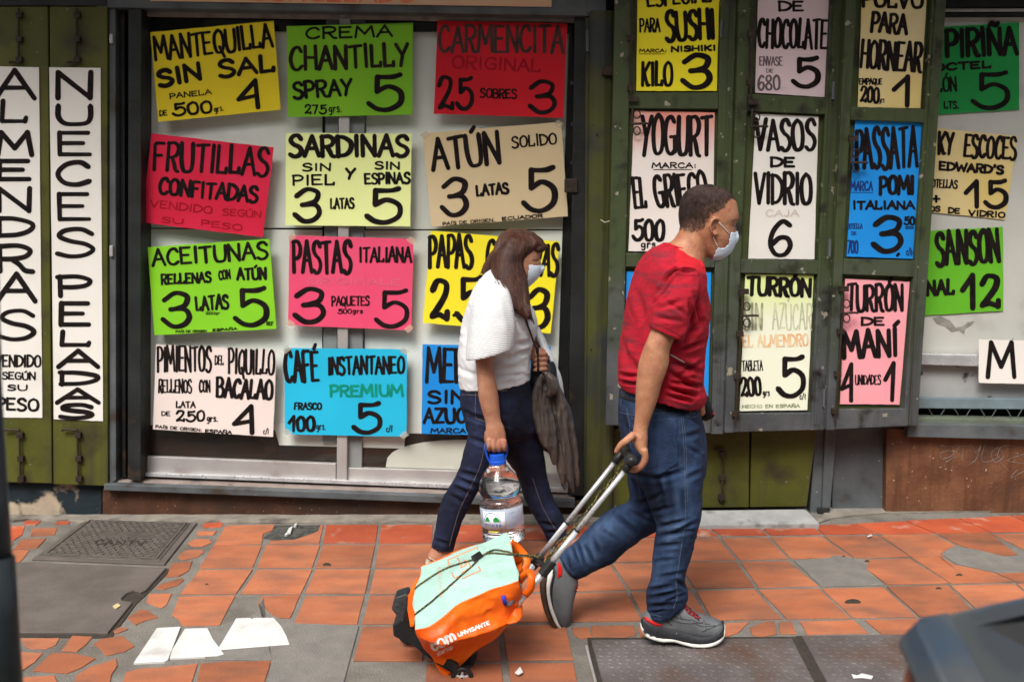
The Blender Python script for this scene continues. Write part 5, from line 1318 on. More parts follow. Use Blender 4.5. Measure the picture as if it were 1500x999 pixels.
# t-shirt
mb = MB()
loft(mb, [(985, 355, 1026, 380, h, .062), (970, 356, 1030, 386, h, .085), (953, 366, 1032, 395, h, .15), (941, 378, 1033, 404, h, .195), (931, 397, 1034, 418, h, .21), (921, 430, 1037, 436, h, .195), (916, 455, 1039, 455, h, .19), (911, 485, 1037, 482, h, .185),
          (907, 520, 1033, 515, h, .175), (905, 545, 1031, 545, h, .17), (906, 560, 1031, 565, h, .17), (907, 565, 1034, 580, h, .174), (910, 568, 1029, 592, h, .174), (916, 569, 1020, 597, h, .172), (925, 564, 1012, 590, h, .155)], 4, 36)
sY = Ym - .20
loft(mb, [(975, 380, 1022, 392, sY + .07, .05), (966, 398, 1025, 408, sY + .03, .06), (960, 420, 1023, 426, sY, .068), (956, 445, 1014, 452, sY - .015, .07), (952.5, 465, 1006, 480, sY - .02, .068), (950.5, 478, 1000, 498.5, sY - .02, .066),
          (956, 479, 996, 495, sY - .02, .058), (962, 465, 1000, 478, sY - .02, .052)], 4, 28)
loft(mb, [(985, 385, 1022, 396, fY - .08, .05), (978, 420, 1030, 430, fY - .01, .065), (985, 455, 1034, 462, fY, .065), (988, 482, 1030, 488, fY, .06)], 4, 20)
ct = [(962, 430, 985, 398, 3.5, .008), (958, 445, 990, 405, 3, .005), (966, 415, 995, 392, 3, .006), (985, 396, 1018, 398, 3, .006), (1000, 500, 1028, 470, 5, .007), (990, 515, 1032, 500, 4, .007), (985, 530, 1028, 545, 5, .008), (980, 545, 1020, 568, 4, .007),
      (1010, 440, 1012, 485, 4, .006), (1016, 430, 1026, 480, 4, .006), (985, 560, 1030, 566, 3.5, .008), (978, 568, 1020, 580, 3.5, .009), (975, 578, 1012, 588, 3, .007), (995, 548, 1030, 530, 4, .006), (912, 500, 925, 545, 6, .004),
      (907, 548, 935, 552, 3.5, .007), (908, 558, 935, 563, 3, .006), (965, 452, 1000, 440, 4, .003), (960, 465, 995, 470, 4, .003), (975, 440, 1005, 462, 4, .003), (930, 420, 945, 470, 7, .003), (925, 520, 938, 560, 5, .004)]
tee = remesh(mb, 'tshirt', .005, [M_tee, M_yoke], man, 3, [(a, b, c, d, w * .8, z * 2.3) for a, b, c, d, w, z in ct], [(.005, 9, False), (.0022, (24, 16, 22), True)])
cc = np.array([p.center[:] for p in tee.data.polygons]); pp = proj(cc)
yk = inpoly(pp, [(960, 340), (1040, 370), (1034, 404), (1028, 400), (1018, 393), (1004, 392), (992, 395), (990, 372), (993, 354)]) & (cc[:, 1] < h + .3)
tee.data.polygons.foreach_set('material_index', yk.astype(int)); tee.data.update()
bt_ = bvh_of(tee)
mb = MB(); on_line(mb, bt_, [(961, 434), (966, 418), (974, 406), (986, 396), (1000, 392), (1016, 394), (1024, 402)], .0013, 0, curve=True)
on_line(mb, bt_, [(952, 471), (975, 480), (999, 493)], .0009, .0004); mb.build('seam', pm('dark_red_seam', (.22, .004, .008)), man, smooth=True)
mb = MB(); on_line(mb, bt_, [(981, 519), (990, 524), (1003, 531)], .0028, 0); mb.build('reflective_strip', pm('silver_strip', (.35, .33, .34), None, 20, .4, 0), man, smooth=True)
on = MB(); on_line(on, bt_, [(972, 357), (990, 362), (1012, 370), (1024, 380), (1030, 392)], .0032, .001, curve=True); on.build('collar', M_yoke, man, smooth=True)

# shoes
def shoe(rings_up, sole_top, sole_bot, Y, ry, parent, red, lace, mirror=False):
    mb = MB(); loft(mb, rings_up, 5, 20, ex=2.4)
    up = remesh(mb, 'shoe_upper', .004, M_shoe, parent, 2, None, None)
    mb = MB(); loft(mb, sole_top, 4, 20, ex=3.2); up2 = mb.build('shoe_rand', M_shoed, up, smooth=True)
    mb = MB(); loft(mb, sole_bot, 4, 20, ex=3.5); s2 = mb.build('shoe_sole', M_sole, up, smooth=True)
    bs = bvh_of(up, up2)
    mb = MB()
    for ln in red: on_line(mb, bs, ln, .0055, -.002, curve=True)
    mb.build('heel_tab', M_redr, up, smooth=True)
    mb = MB()
    for ln in lace: on_line(mb, bs, ln, .0024, .0016, step=2)
    mb.build('lace', M_laces, up, smooth=True)
    return up, bs
shY = lY
up, bs = shoe([(941, 900, 942, 914, shY, .018), (947, 894, 948, 920, shY, .032), (957, 890, 957, 923, shY, .037), (972, 887, 972, 926, shY, .038), (985, 884, 987, 928, shY, .039), (997, 883, 999, 930, shY, .041), (1009, 889, 1011, 932, shY, .044), (1023, 898, 1025, 933, shY, .047), (1038, 903, 1039, 932, shY, .047), (1050, 907, 1051, 930, shY, .041), (1057, 911, 1058, 926, shY, .025)],
     [(939, 908, 940, 920, shY, .018), (947, 904, 948, 927, shY, .036), (962, 907, 962, 931, shY, .042), (980, 912, 980, 934, shY, .043), (1000, 918, 1000, 937, shY, .046), (1020, 924, 1021, 938, shY, .049), (1040, 922, 1041, 936, shY, .049), (1054, 915, 1056, 930, shY, .038), (1060, 909, 1060, 924, shY, .016)],
     [(938, 912, 939, 922, shY, .018), (944, 920, 944, 928, shY, .034), (955, 925, 955, 932, shY, .041), (968, 928, 968, 935, shY, .043), (985, 928, 985, 935, shY, .043), (1000, 932, 1000, 939, shY, .046), (1016, 935, 1016, 941.5, shY, .051), (1034, 934, 1035, 941, shY, .052), (1048, 929, 1050, 937, shY, .044), (1058, 920, 1060, 929, shY, .028), (1061, 912, 1062, 920, shY, .012)],
     shY, .04, man, [[(944, 904), (952, 909), (962, 914), (970, 916)], [(946, 907), (955, 912), (964, 916)]],
     [[(998, 886), (1012, 892), (1004, 893)], [(1002, 890), (1017, 897), (1008, 897)], [(1006, 893), (1022, 901), (1013, 901)], [(1010, 896), (1026, 905), (1018, 905)], [(998, 884), (1008, 898), (1020, 905), (1024, 909)], [(1000, 880), (996, 888), (1010, 886)], [(1002, 884), (1010, 880)]])
mb = MB()
for k in range(13):
    x = 943 + k * 9; y = float(np.interp(x, [938, 955, 985, 1016, 1040, 1060], [922, 931, 934.5, 941, 940.5, 927]))
    p = V(x, y, shY - .04); mb.prism([p, p + Vector((.010, 0, 0)), p + Vector((.010, .075, 0)), p + Vector((0, .075, 0))], Vector((0, 0, -.006)))
mb.build('tread', M_shoed, up, bevel=.001)
mb = MB()
on_line(mb, bs, [(975, 902), (990, 910), (1010, 913), (1030, 911)], .001, .0008, curve=True); on_line(mb, bs, [(978, 898), (995, 905), (1012, 908)], .0009, .0008, curve=True)
[on_line(mb, bs, q, .0009, .0008, curve=True) for q in ([(985, 893), (988, 900), (992, 906)], [(991, 892), (995, 900), (1000, 907)], [(1012, 906), (1024, 912), (1040, 914)], [(1015, 911), (1030, 917), (1048, 916)], [(966, 896), (975, 908), (985, 916)], [(1030, 906), (1034, 914), (1034, 924)])]
on_line(mb, bs, [(1028, 925), (1045, 918), (1056, 914)], .001, .0008, curve=True); mb.build('upper_seam', M_shoed, up, smooth=True)
sY2 = rY - .01
up, bs = shoe([(816, 812, 838, 836, sY2, .026), (806, 822, 846, 845, sY2, .036), (801, 838, 847, 852, sY2, .038), (800, 858, 845, 864, sY2, .041), (801, 876, 841, 879, sY2, .044), (806, 894, 838, 896, sY2, .044), (814, 908, 834, 910, sY2, .034), (822, 917, 830, 918, sY2, .018)],
     [(808, 822, 820, 826, sY2, .026), (800, 838, 814, 841, sY2, .040), (797, 858, 810, 861, sY2, .044), (798, 876, 811, 879, sY2, .047), (803, 893, 815, 895, sY2, .047), (812, 909, 822, 910, sY2, .038), (822, 920, 828, 920, sY2, .02)],
     [(808, 824, 815, 828, sY2, .027), (801, 838, 810, 841, sY2, .042), (799, 857, 806, 859, sY2, .047), (801, 877, 809, 879, sY2, .050), (806, 894, 814, 895, sY2, .050), (814, 911, 821, 912, sY2, .041), (823, 924, 828, 924, sY2, .02)],
     sY2, .04, man, [[(817, 824), (822, 832), (821, 844)], [(819, 826), (819, 838), (818, 846)]], [[(843, 858), (849, 866)], [(845, 856), (851, 868)], [(842, 862), (847, 872)]])
mb = MB(); loft(mb, [(802, 824, 809, 827, sY2, .027), (794, 838, 802, 840, sY2, .043), (790.5, 858, 800, 859, sY2, .048), (793, 878, 802, 879, sY2, .051), (799, 896, 807, 897, sY2, .051), (809, 912, 815, 912, sY2, .042), (820, 925, 824, 925, sY2, .02)], 4, 16, ex=3)
mb.build('outsole', M_outsole, up, smooth=True)
# dark pouch by the far hip
mb = MB()
loft(mb, [(1016, 582, 1034, 576, fY, .03), (1018, 590, 1040, 588, fY, .05), (1020, 602, 1043, 598, fY, .05), (1024, 612, 1046, 604, fY, .04), (1032, 618, 1046, 610, fY, .02)], 4, 16)
pch = remesh(mb, 'pouch', .005, pm('black_navy_cloth', (.012, .012, .018), None, 8, .7, .2), None, 2, None, [(.004, 22, False)])
tag(pch, 'small black pouch held at the far hip of the man in red', 'pouch')
mb = MB(); mb.ball(V(1045, 606, fY - .03), .005, n=5); mb.build('red_tab', M_redr, pch, smooth=True)

# ------------------------------------------------------------------ WOMAN
wom = thing('person', 'woman with long brown hair, white blouse and dark jeans carrying a water bottle', 'person', G(735, 815))
mb = MB()
h = Yw
loft(mb, [(746, 342, 768, 341, h, .02), (736, 350, 782, 350, h, .058), (730, 362, 791, 361, h, .07), (729, 374, 792, 373, h, .073), (731, 386, 790, 384, h, .07), (737, 397, 791, 394, h, .064), (744, 407, 788, 404, h, .054), (754, 415, 781, 412, h, .040), (762, 420, 774, 418, h, .022)], 4, 30)
loft(mb, [(783, 378, 790, 377, h, .007), (783, 387, 794, 388, h, .010), (783, 394, 796, 394, h, .014), (783, 398, 792, 399, h, .01)], 3, 12)
loft(mb, [(736, 385, 766, 400, h, .05), (730, 400, 764, 414, h, .052), (716, 412, 766, 432, h, .09), (704, 428, 770, 450, h, .14), (694, 455, 776, 470, h, .15), (684, 500, 772, 500, h, .145), (682, 545, 768, 545, h, .145), (682, 590, 772, 590, h, .15), (690, 630, 770, 630, h, .14)], 3, 26)
wA = Yw - .21
loft(mb, [(700, 425, 735, 428, wA + .06, .045), (698, 460, 735, 462, wA + .02, .05), (696, 500, 728, 500, wA, .048), (696, 525, 723, 524, wA, .045), (698, 545, 724, 543, wA, .045), (699.5, 565, 727, 562, wA, .045), (701, 582, 730, 578, wA, .042), (706, 602, 732, 598, wA, .034),
          (711, 618, 734, 615, wA, .027), (711.5, 627, 738, 624, wA, .028), (711.5, 638, 741, 636, wA, .030), (712, 647, 741.5, 646, wA, .028), (713, 653, 741, 652, wA, .018)], 4, 20)
for k in range(4):   # fingers hooked under the bottle handle, side by side
    x = 716 + k * 7.6; dy = (0, 2, 2, .5)[k]
    fing(mb, [(x, 643 + dy, wA - .022), (x + .2, 653 + dy, wA - .026), (x + .2, 658 + dy, wA - .010), (x, 655 + dy, wA + .008)], [.0108, .0105, .0095, .008])
fing(mb, [(714, 632, wA + .02), (713, 644, wA + .03), (718, 654, wA + .03)], [.012, .011, .009])
# left forearm raised to the strap, fist facing the camera
wL = Yw + .02
loft(mb, [(740, 430, 775, 440, Yw + .17, .05), (755, 480, 785, 480, Yw + .18, .045), (770, 520, 795, 512, Yw + .16, .04), (786, 536, 806, 522, Yw + .08, .032), (786, 540, 804, 520, wL + .01, .028), (783, 541, 800, 518, wL - .02, .024)], 4, 18)
for k in range(4):
    y = 518.5 + k * 7.4
    fing(mb, [(800, y + 1, wL - .012), (797, y, wL - .038), (789, y + .5, wL - .046), (783.5, y + 1.5, wL - .036)], [.0105, .0105, .0100, .0085])
fing(mb, [(797, 515, wL - .02), (790, 513, wL - .035), (784, 516, wL - .038)], [.012, .011, .009])
# legs inside the jeans, feet
loft(mb, [(690, 620, 745, 630, Yw - .09, .07), (678, 680, 716, 692, Yw - .09, .06), (656, 732, 684, 740, Yw - .09, .042), (638, 785, 662, 790, Yw - .09, .032), (633, 800, 660, 806, Yw - .09, .03), (627, 812, 655, 822, Yw - .09, .032)], 3, 14)
loft(mb, [(626, 812, 634, 824, Yw - .09, .02), (636, 806, 640, 828, Yw - .09, .03), (655, 806, 658, 831, Yw - .09, .034), (675, 818, 677, 833, Yw - .09, .037), (690, 824, 691, 833, Yw - .09, .03)], 3, 14)
loft(mb, [(735, 640, 785, 640, Yw + .09, .07), (770, 720, 802, 722, Yw + .09, .045), (800, 775, 824, 768, Yw + .09, .032), (808, 792, 834, 784, Yw + .09, .028), (812, 800, 842, 792, Yw + .09, .03)], 3, 14)
loft(mb, [(812, 788, 816, 803, Yw + .09, .024), (826, 782, 830, 804, Yw + .09, .032), (846, 790, 848, 805, Yw + .09, .036), (862, 797, 863, 805, Yw + .09, .03)], 3, 14)
wbody = remesh(mb, 'body', .0035, M_skinw, wom, 2)
# mask, glasses
submesh(wbody, 'face_mask', lambda pp, co, no: inpoly(pp, [(774, 387), (784, 389), (800, 389), (800, 402), (792, 416), (780, 424), (768, 426), (771, 412), (773, 400)]) & (co[:, 2] > 1.0), .006, M_mask, wom, thick=.001)
bw = bvh_of(wbody)
mb = MB()
mb.tube([V(784 + 6.5 * math.cos(q), 381 + 4.5 * math.sin(q), Yw - .035) for q in [2 * math.pi * k / 14 for k in range(15)]], .0011, 5)
mb.tube([V(778, 380, Yw - .045), V(765, 380, Yw - .072), V(755, 381, Yw - .076)], .0011, 5); mb.tube([V(790, 380, Yw - .03), V(793.5, 380, Yw), V(790, 381, Yw + .03)], .0011, 5)
mb.build('glasses', pm('gold_wire', (.5, .33, .14), None, 20, .3, 0, metal=.8), wom, smooth=True)
mb = MB(); on_line(mb, bw, [(780, 381.5), (784, 380.5), (788, 382)], .0012, .0005); mb.build('eye', M_eye, wom, smooth=True)
# blouse
mb = MB()
loft(mb, [(724, 392, 762, 412, h, .06), (715, 397, 766, 422, h, .085), (705, 408, 770, 434, h, .14), (696, 420, 775, 444, h, .165), (688, 437, 783, 455, h, .17), (681, 458, 788, 470, h, .17), (675, 485, 786, 488, h, .165), (672, 510, 779, 508, h, .155), (671, 530, 777, 528, h, .155), (671, 550, 777, 547, h, .165), (673, 565, 777, 556, h, .17), (676, 569, 774, 557, h, .165), (690, 562, 765, 552, h, .15)], 4, 34)
cb = [(755, 520, 778, 512, 4, .006), (720, 530, 770, 520, 5, .005), (715, 545, 765, 538, 5, .005), (676, 540, 700, 552, 5, .004), (760, 470, 778, 500, 5, .005), (720, 552, 770, 548, 3.5, .005), (680, 470, 690, 520, 6, .004), (757, 505, 780, 500, 4, .006)]
bl = remesh(mb, 'blouse', .005, M_blouse, wom, 3, [(a, b, c, d, w * .85, z * 1.5) for a, b, c, d, w, z in cb], [(.005, 12, False), (.003, (16, 16, 34), True)])
M_rib = pm('white_ribbed_knit', (.63, .63, .62), (.57, .57, .57), 10, .85, 0)
_n = M_rib.node_tree; _w = _n.nodes.new('ShaderNodeTexWave'); _w.bands_direction = 'Z'; _w.inputs['Scale'].default_value = 34; _w.inputs['Distortion'].default_value = .6
_g = _n.nodes.new('ShaderNodeNewGeometry'); _m = _n.nodes.new('ShaderNodeMapping'); _m.inputs['Rotation'].default_value = (0, math.radians(-9), 0)
_b = _n.nodes.new('ShaderNodeBump'); _b.inputs['Strength'].default_value = .5; _b.inputs['Distance'].default_value = .002
_n.links.new(_g.outputs['Position'], _m.inputs[0]); _n.links.new(_m.outputs[0], _w.inputs[0]); _n.links.new(_w.outputs[1], _b.inputs['Height']); _n.links.new(_b.outputs[0], _n.nodes['Principled BSDF'].inputs['Normal'])
mb = MB()
wS = Yw - .19
loft(mb, [(708, 404, 736, 412, wS + .10, .05), (698, 422, 746, 428, wS + .03, .07), (691, 445, 752, 448, wS - .005, .082), (687, 470, 755, 470, wS - .02, .09), (684, 496, 755, 488, wS - .03, .094), (682.5, 526, 753, 509, wS - .035, .097), (688, 524, 748, 509, wS - .035, .085), (694, 505, 745, 495, wS - .03, .07)], 4, 30)
sl_ = remesh(mb, 'blouse_sleeve', .005, M_rib, wom, 3, [(690, 440, 684, 500, 5, .004), (740, 440, 752, 490, 5, .004), (700, 470, 700, 520, 5, .003)], [(.0025, 14, False)])
mb = MB()   # far sleeve falling beyond the hand
loft(mb, [(776, 470, 790, 478, Yw + .16, .03), (786, 500, 803, 506, Yw + .15, .05), (795, 515, 814, 530, Yw + .13, .06), (806, 535, 821, 548, Yw + .12, .055), (812, 555, 825, 568, Yw + .12, .04), (818, 570, 827, 578, Yw + .12, .02)], 4, 20)
remesh(mb, 'blouse_sleeve', .005, M_blouse, wom, 2, None, [(.004, 18, False)])
# jeans
mb = MB()
loft(mb, [(675, 563, 776, 553, h, .155), (674, 575, 778, 562, h, .165), (674, 592, 781, 590, h, .172), (679, 612, 784, 612, h, .17), (684, 630, 787, 632, h, .135), (696, 644, 776, 646, h + .01, .07)], 4, 32)
nY = Yw - .09
loft(mb, [(682, 612, 765, 625, nY, .09), (685, 635, 748, 645, nY, .088), (681, 655, 734, 665, nY, .082), (674, 680, 720, 690, nY, .076), (665, 702, 706, 711, nY, .069), (651, 724, 691, 737, nY, .062), (642, 748, 680, 757, nY, .058), (637, 775, 671, 781, nY, .05), (633, 796, 666, 800, nY, .045), (634, 802, 663, 807, nY, .042), (640, 796, 658, 800, nY, .032)], 4, 26)
nF = Yw + .09
loft(mb, [(708, 600, 783, 602, nF - .07, .13), (716, 638, 791, 641, nF - .05, .115), (738, 668, 798, 672, nF - .02, .09), (757, 696, 802, 700, nF, .068), (768, 730, 811, 730, nF, .06), (784, 758, 824, 754, nF, .052), (797, 782, 830, 774, nF, .045), (803, 794, 832, 786, nF, .040), (808, 788, 826, 782, nF, .03)], 4, 26)
cw = [(690, 610, 730, 618, 4, .005), (676, 600, 700, 612, 4, .003), (685, 640, 720, 652, 4, .005), (672, 690, 700, 698, 3.5, .006), (668, 700, 698, 712, 3.5, .006), (662, 712, 690, 724, 3.5, .006), (655, 722, 682, 738, 3.5, .005), (636, 790, 660, 798, 3, .004), (738, 622, 748, 668, 5, .005), (790, 765, 815, 770, 3, .005), (800, 780, 820, 778, 3, .005)]
wj = remesh(mb, 'jeans', .005, M_denimd, wom, 3, [(a, b, c, d, w * .85, z * 1.5) for a, b, c, d, w, z in cw], [(.003, 14, False), (.0018, (28, 20, 30), True)], wear_shade=[(700, 640, 18, 40, .2), (680, 700, 18, 16, .25), (655, 760, 12, 30, .15), (760, 640, 24, 60, -.4), (780, 700, 14, 40, -.1)])  # negative spots paint the shaded far thigh, positive ones are rubbed cloth
bj2 = bvh_of(wj)
mb = MB()
on_line(mb, bj2, [(676, 571), (700, 572), (722, 573), (740, 572), (750, 566)], .0011, .0005, curve=True); on_line(mb, bj2, [(697, 574), (696, 600), (697, 613), (712, 618)], .0009, .0005)
on_line(mb, bj2, [(712, 640), (704, 680), (690, 712), (672, 750), (658, 800)], .0009, .0005, curve=True); on_line(mb, bj2, [(780, 700), (796, 745), (820, 785)], .0009, .0005, curve=True); on_line(mb, bj2, [(675, 578), (700, 579), (724, 580)], .0008, .0005)
mb.build('stitching', M_threadb, wom, smooth=True)['kind'] = 'stuff'
# sandals
mb = MB(); loft(mb, [(624, 820, 624, 826, nY, .025), (640, 825, 640, 831, nY, .036), (665, 829, 665, 835, nY, .04), (692, 832, 692, 836, nY, .03)], 3, 14, ex=3); mb.build('sandal_sole', pm('beige_sandal', (.45, .36, .27)), wom, smooth=True)
bf = bvh_of(wbody)
mb = MB(); on_line(mb, bf, [(624, 811), (631, 818), (640, 822)], .003, .001); on_line(mb, bf, [(828, 797), (838, 790), (846, 789)], .0035, .001); mb.build('sandal_strap', pm('beige_sandal', (.45, .36, .27)), wom, smooth=True)
mb = MB(); loft(mb, [(811, 801, 811, 806, nF, .025), (830, 804, 830, 808, nF, .036), (848, 804, 848, 808, nF, .04), (865, 804, 865, 808, nF, .03)], 3, 14, ex=3); mb.build('sandal_sole', M_blouse, wom, smooth=True)
# hair: smooth mass plus strands
mb = MB()
loft(mb, [(744, 336, 770, 335, h, .03), (732, 344, 786, 344, h, .068), (725, 358, 797, 356, h - .003, .082), (721, 372, 785, 369, h - .006, .088), (719, 385, 773, 382, h - .01, .09), (720, 400, 771, 397, h - .03, .088), (726, 415, 773, 412, h - .06, .082), (733, 430, 775, 427, h - .09, .075), (741, 446, 776, 444, h - .125, .055), (754, 456, 777.5, 457, h - .15, .034), (767, 468, 778.5, 468, h - .165, .012)], 5, 40)
loft(mb, [(770, 340, 785, 345, h, .05), (778, 347, 797, 356, h, .062), (782, 358, 803, 362, h, .058), (778, 366, 793, 371, h, .056)], 4, 18)   # fringe
loft(mb, [(726, 362, 740, 362, h + .03, .04), (714, 376, 732, 378, h + .04, .035), (707, 390, 722, 396, h + .04, .022), (704, 400, 712, 406, h + .04, .010)], 4, 14)
hair = remesh(mb, 'hair', .004, M_hairw, wom, 3, None, [(.0014, (85, 85, 4), True), (.003, (30, 30, 3), False)])
bh = bvh_of(hair)
mb = MB(); rg = random.Random(5)
for k in range(340):   # strands following the fall of the hair
    u = rg.random()
    p0 = (742 + 38 * u + rg.uniform(-3, 3), 343 + abs(u - .45) * 16 + rg.uniform(0, 10))
    ex_ = 731 + 44 * u ** .9 if u < .8 else 775
    ys = float(np.interp(u, [0, .3, .6, 1], [425, 446, 458, 466])) + rg.uniform(-30, 3)
    q = [p0, (722 + 54 * u + rg.uniform(-1, 1), 376), (721 + 54 * u + rg.uniform(-1, 1), 400), ((721 + 54 * u + ex_) / 2 + rg.uniform(-1.5, 1.5), 424), (ex_ + rg.uniform(-2, 2), ys)]
    on_line(mb, bh, q, .0008, .0003, step=5, seg=3, curve=True)
for k in range(90):
    u = rg.random(); q = [(762 + 14 * u, 339 + 4 * u), (779 + 10 * u, 346 + 5 * u), (786 + 14 * u, 358 + 3 * u), (783 + 12 * u, 372 - 6 * u + rg.uniform(-2, 4))]
    on_line(mb, bh, q, .0008, .0003, step=4, seg=3, curve=True)
for k in range(60):   # loose ends
    u = rg.random(); x = 733 + 43 * u; y = float(np.interp(u, [0, .3, .6, 1], [425, 444, 454, 462])); Y = float(np.interp(y, [410, 430, 446, 466], [h - .13, h - .165, h - .185, h - .18])) + .02 * rg.random()
    mb.tube([V(x, y - 14, Y), V(x + 3, y, Y - .004), (V(x + 6 + rg.uniform(-2, 3), y + rg.uniform(6, 15), Y - .006))], [.0022, .0018, .0005], 5)
for q in ([(727, 400), (729, 412), (735, 424), (738, 432)], [(727, 412), (720, 418), (717, 428)], [(712, 384), (706, 396), (702, 404)], [(722, 372), (712, 382), (708, 395)], [(728, 410), (733, 420), (741, 436)]):
    mb.tube([V(x, y, Yw - .165 if y > 400 and x > 715 else Yw) for x, y in cr(q, 4)], .0011, 4)
o = mb.build('hair_strands', M_hairw, hair, smooth=True); o['kind'] = 'stuff'

# ------------------------------------------------------------------ jacket and bag carried by the woman
M_jacket = pm('brown_grey_satin', (.085, .064, .052), (.040, .031, .027), 6, .42, .4, 50, stretch=(8, 8, 1), dirt=(.03, .024, .022), dsc=4, dlo=.5, dhi=.7, spec=.6)
mb = MB(); jY = Yw - .02
def fold(P, W, dy): 
    loft(mb, [(x - w, y, x + w, y, jY + dy + .004 * i, w * .0032) for i, ((x, y), w) in enumerate(zip(P, W))], 4, 14)
fold([(795, 548), (788, 570), (786, 600), (792, 630), (800, 652), (805, 664)], [4, 7, 8, 8, 6, 2], -.03)
fold([(798, 548), (799, 575), (800, 605), (808, 640), (812, 665), (812, 680)], [4, 7, 9, 9, 7, 3], -.01)
fold([(803, 550), (808, 575), (810, 605), (814, 640), (820, 675), (824, 700), (828, 718)], [5, 8, 9, 8, 7, 5, 2], .01)
fold([(808, 556), (818, 580), (824, 610), (828, 645), (832, 680), (836, 705), (840, 722)], [5, 9, 9, 8, 7, 5, 2], 0)
fold([(812, 566), (826, 592), (833, 620), (838, 650), (842, 680), (845, 700), (846, 712)], [5, 7, 8, 7, 6, 4, 2], .02)
fold([(800, 545), (808, 556), (810, 572), (804, 580)], [6, 9, 8, 4], -.045)
cjk = [(790, 570, 796, 650, 2.5, .008), (799, 575, 812, 660, 2.5, .008), (810, 580, 822, 690, 2.5, .008), (820, 590, 836, 700, 2.5, .008), (828, 600, 844, 690, 2.5, .007), (785, 590, 790, 630, 2, .006), (805, 600, 812, 650, 2, .006), (815, 610, 828, 690, 2, .006)]
jk = remesh(mb, 'jacket', .0045, M_jacket, None, 2, cjk, [(.004, (60, 60, 9), True), (.003, 30, False)])
tag(jk, 'crumpled brown grey satin jacket hanging from the hand of the woman', 'jacket')
M_blk = pm('black_nylon', (.008, .008, .009), (.014, .014, .015), 20, .45, .2)
hb = thing('shoulder_bag', 'black shoulder bag with thin strap carried at the front of the woman', 'bag', V(800, 600, Yw + .05))
mb = MB(); loft(mb, [(779, 530, 812, 530, Yw + .05, .04), (777, 548, 816, 545, Yw + .05, .06), (776, 580, 812, 580, Yw + .06, .07), (778, 620, 812, 620, Yw + .06, .07), (784, 650, 808, 650, Yw + .06, .05)], 4, 20, ex=3)
remesh(mb, 'pouch', .006, M_blk, hb, 2, None, [(.004, 16, False)])
mb = MB(); bb2 = bvh_of(bl)
sp = [(770, 468), (773, 478), (778, 492), (783, 505), (788, 514)]
P = [surf(bb2, x, y, .004, Yw - .10) for x, y in sp]
for i, p in enumerate(P): p.y = min(p.y, Yw - .03 - .02 * (len(P) - i) / 4)
P[-1] = V(788, 514, Yw - .055); P.append(V(788, 548, Yw - .05)); P.append(V(790, 560, Yw + .0))
mb.tube(P, .004, 6); mb.build('strap', M_blk, hb, smooth=True)
mb = MB(); a = V(784.5, 508, Yw - .062); mb.prism([a, a + Vector((.014, 0, 0)), a + Vector((.016, 0, -.03)), a + Vector((.002, 0, -.03))], Vector((0, -.008, 0))); mb.build('buckle', M_blk, hb, bevel=.002)

# ------------------------------------------------------------------ water bottle
bot = thing('water_bottle', 'large clear plastic water bottle with blue cap and handle in the hand of the woman', 'bottle', V(740, 792, wA))
ax0, ax1 = V(728, 664, wA), V(738.5, 791, wA)
axd = (ax1 - ax0).normalized(); PXM = (V(760, 720, wA) - V(740, 720, wA)).length / 20
bx1 = axd.cross(Vector((0, 1, 0))).normalized(); bx1 = bx1 if bx1.x > 0 else -bx1
by1 = Vector((0, 1, 0))
def lathe(mb, prof, seg=40, mi=0, squ=0):
    vs = []
    for t, r in prof:
        c = ax0 + (ax1 - ax0) * t
        for j in range(seg):
            q = 2 * math.pi * j / seg
            vs.append(c + (bx1 * math.cos(q) + by1 * math.sin(q)) * r * PXM)
    n = len(prof)
    fs = [(i * seg + j, i * seg + (j + 1) % seg, (i + 1) * seg + (j + 1) % seg, (i + 1) * seg + j) for i in range(n - 1) for j in range(seg)]
    fs += [tuple(range(seg)), tuple((n - 1) * seg + j for j in range(seg))]
    mb.add(vs, fs, mi)
prof = cr([(.085, 9.5), (.12, 11), (.2, 20), (.30, 28), (.38, 31), (.43, 30), (.47, 27.5), (.50, 28), (.53, 30.5), (.56, 31)], 4)
prof += [(.56 + .4 * k / 44, 31 + (.6 if k % 4 < 2 else -.2)) for k in range(1, 45)] + [(.98, 30), (1.0, 26)]
M_pet = bpy.data.materials.new('clear_plastic'); M_pet.use_nodes = True
q_ = M_pet.node_tree.nodes['Principled BSDF']; q_.inputs['Base Color'].default_value = (.93, .96, 1, 1); q_.inputs['Roughness'].default_value = .04; q_.inputs['IOR'].default_value = 1.40
q_.inputs['Transmission Weight'].default_value = 1.0
_n = M_pet.node_tree; _t = _n.nodes.new('ShaderNodeTexNoise'); _t.inputs['Scale'].default_value = 26; _b = _n.nodes.new('ShaderNodeBump'); _b.inputs['Strength'].default_value = .5; _b.inputs['Distance'].default_value = .006
_g = _n.nodes.new('ShaderNodeNewGeometry'); _n.links.new(_g.outputs['Position'], _t.inputs['Vector']); _n.links.new(_t.outputs[0], _b.inputs['Height']); _n.links.new(_b.outputs[0], q_.inputs['Normal'])
mb = MB(); lathe(mb, prof); bsh = mb.build('shell', M_pet, bot, smooth=True)
mb = MB(); lathe(mb, [(p[0], p[1] - .8) for p in prof if p[0] > .14][1:]); 
vv = MB(); lathe(vv, [(t, r - .8) for t, r in prof if t < .2] ); 
M_blu = pm('blue_plastic', (.012, .09, .52), (.01, .07, .45), 20, .35, .05)
mb = MB(); lathe(mb, [(.0, 9), (.005, 11), (.075, 11.5), (.08, 12.5), (.115, 12.5), (.12, 10)], 32); mb.build('cap', M_blu, bot, smooth=False, bevel=.0008)
mb = MB()
hp = [(717, 677), (712.5, 665), (711, 655), (713, 650), (722, 649.5), (733, 649), (741, 650), (743, 655), (742, 665), (738, 677)]
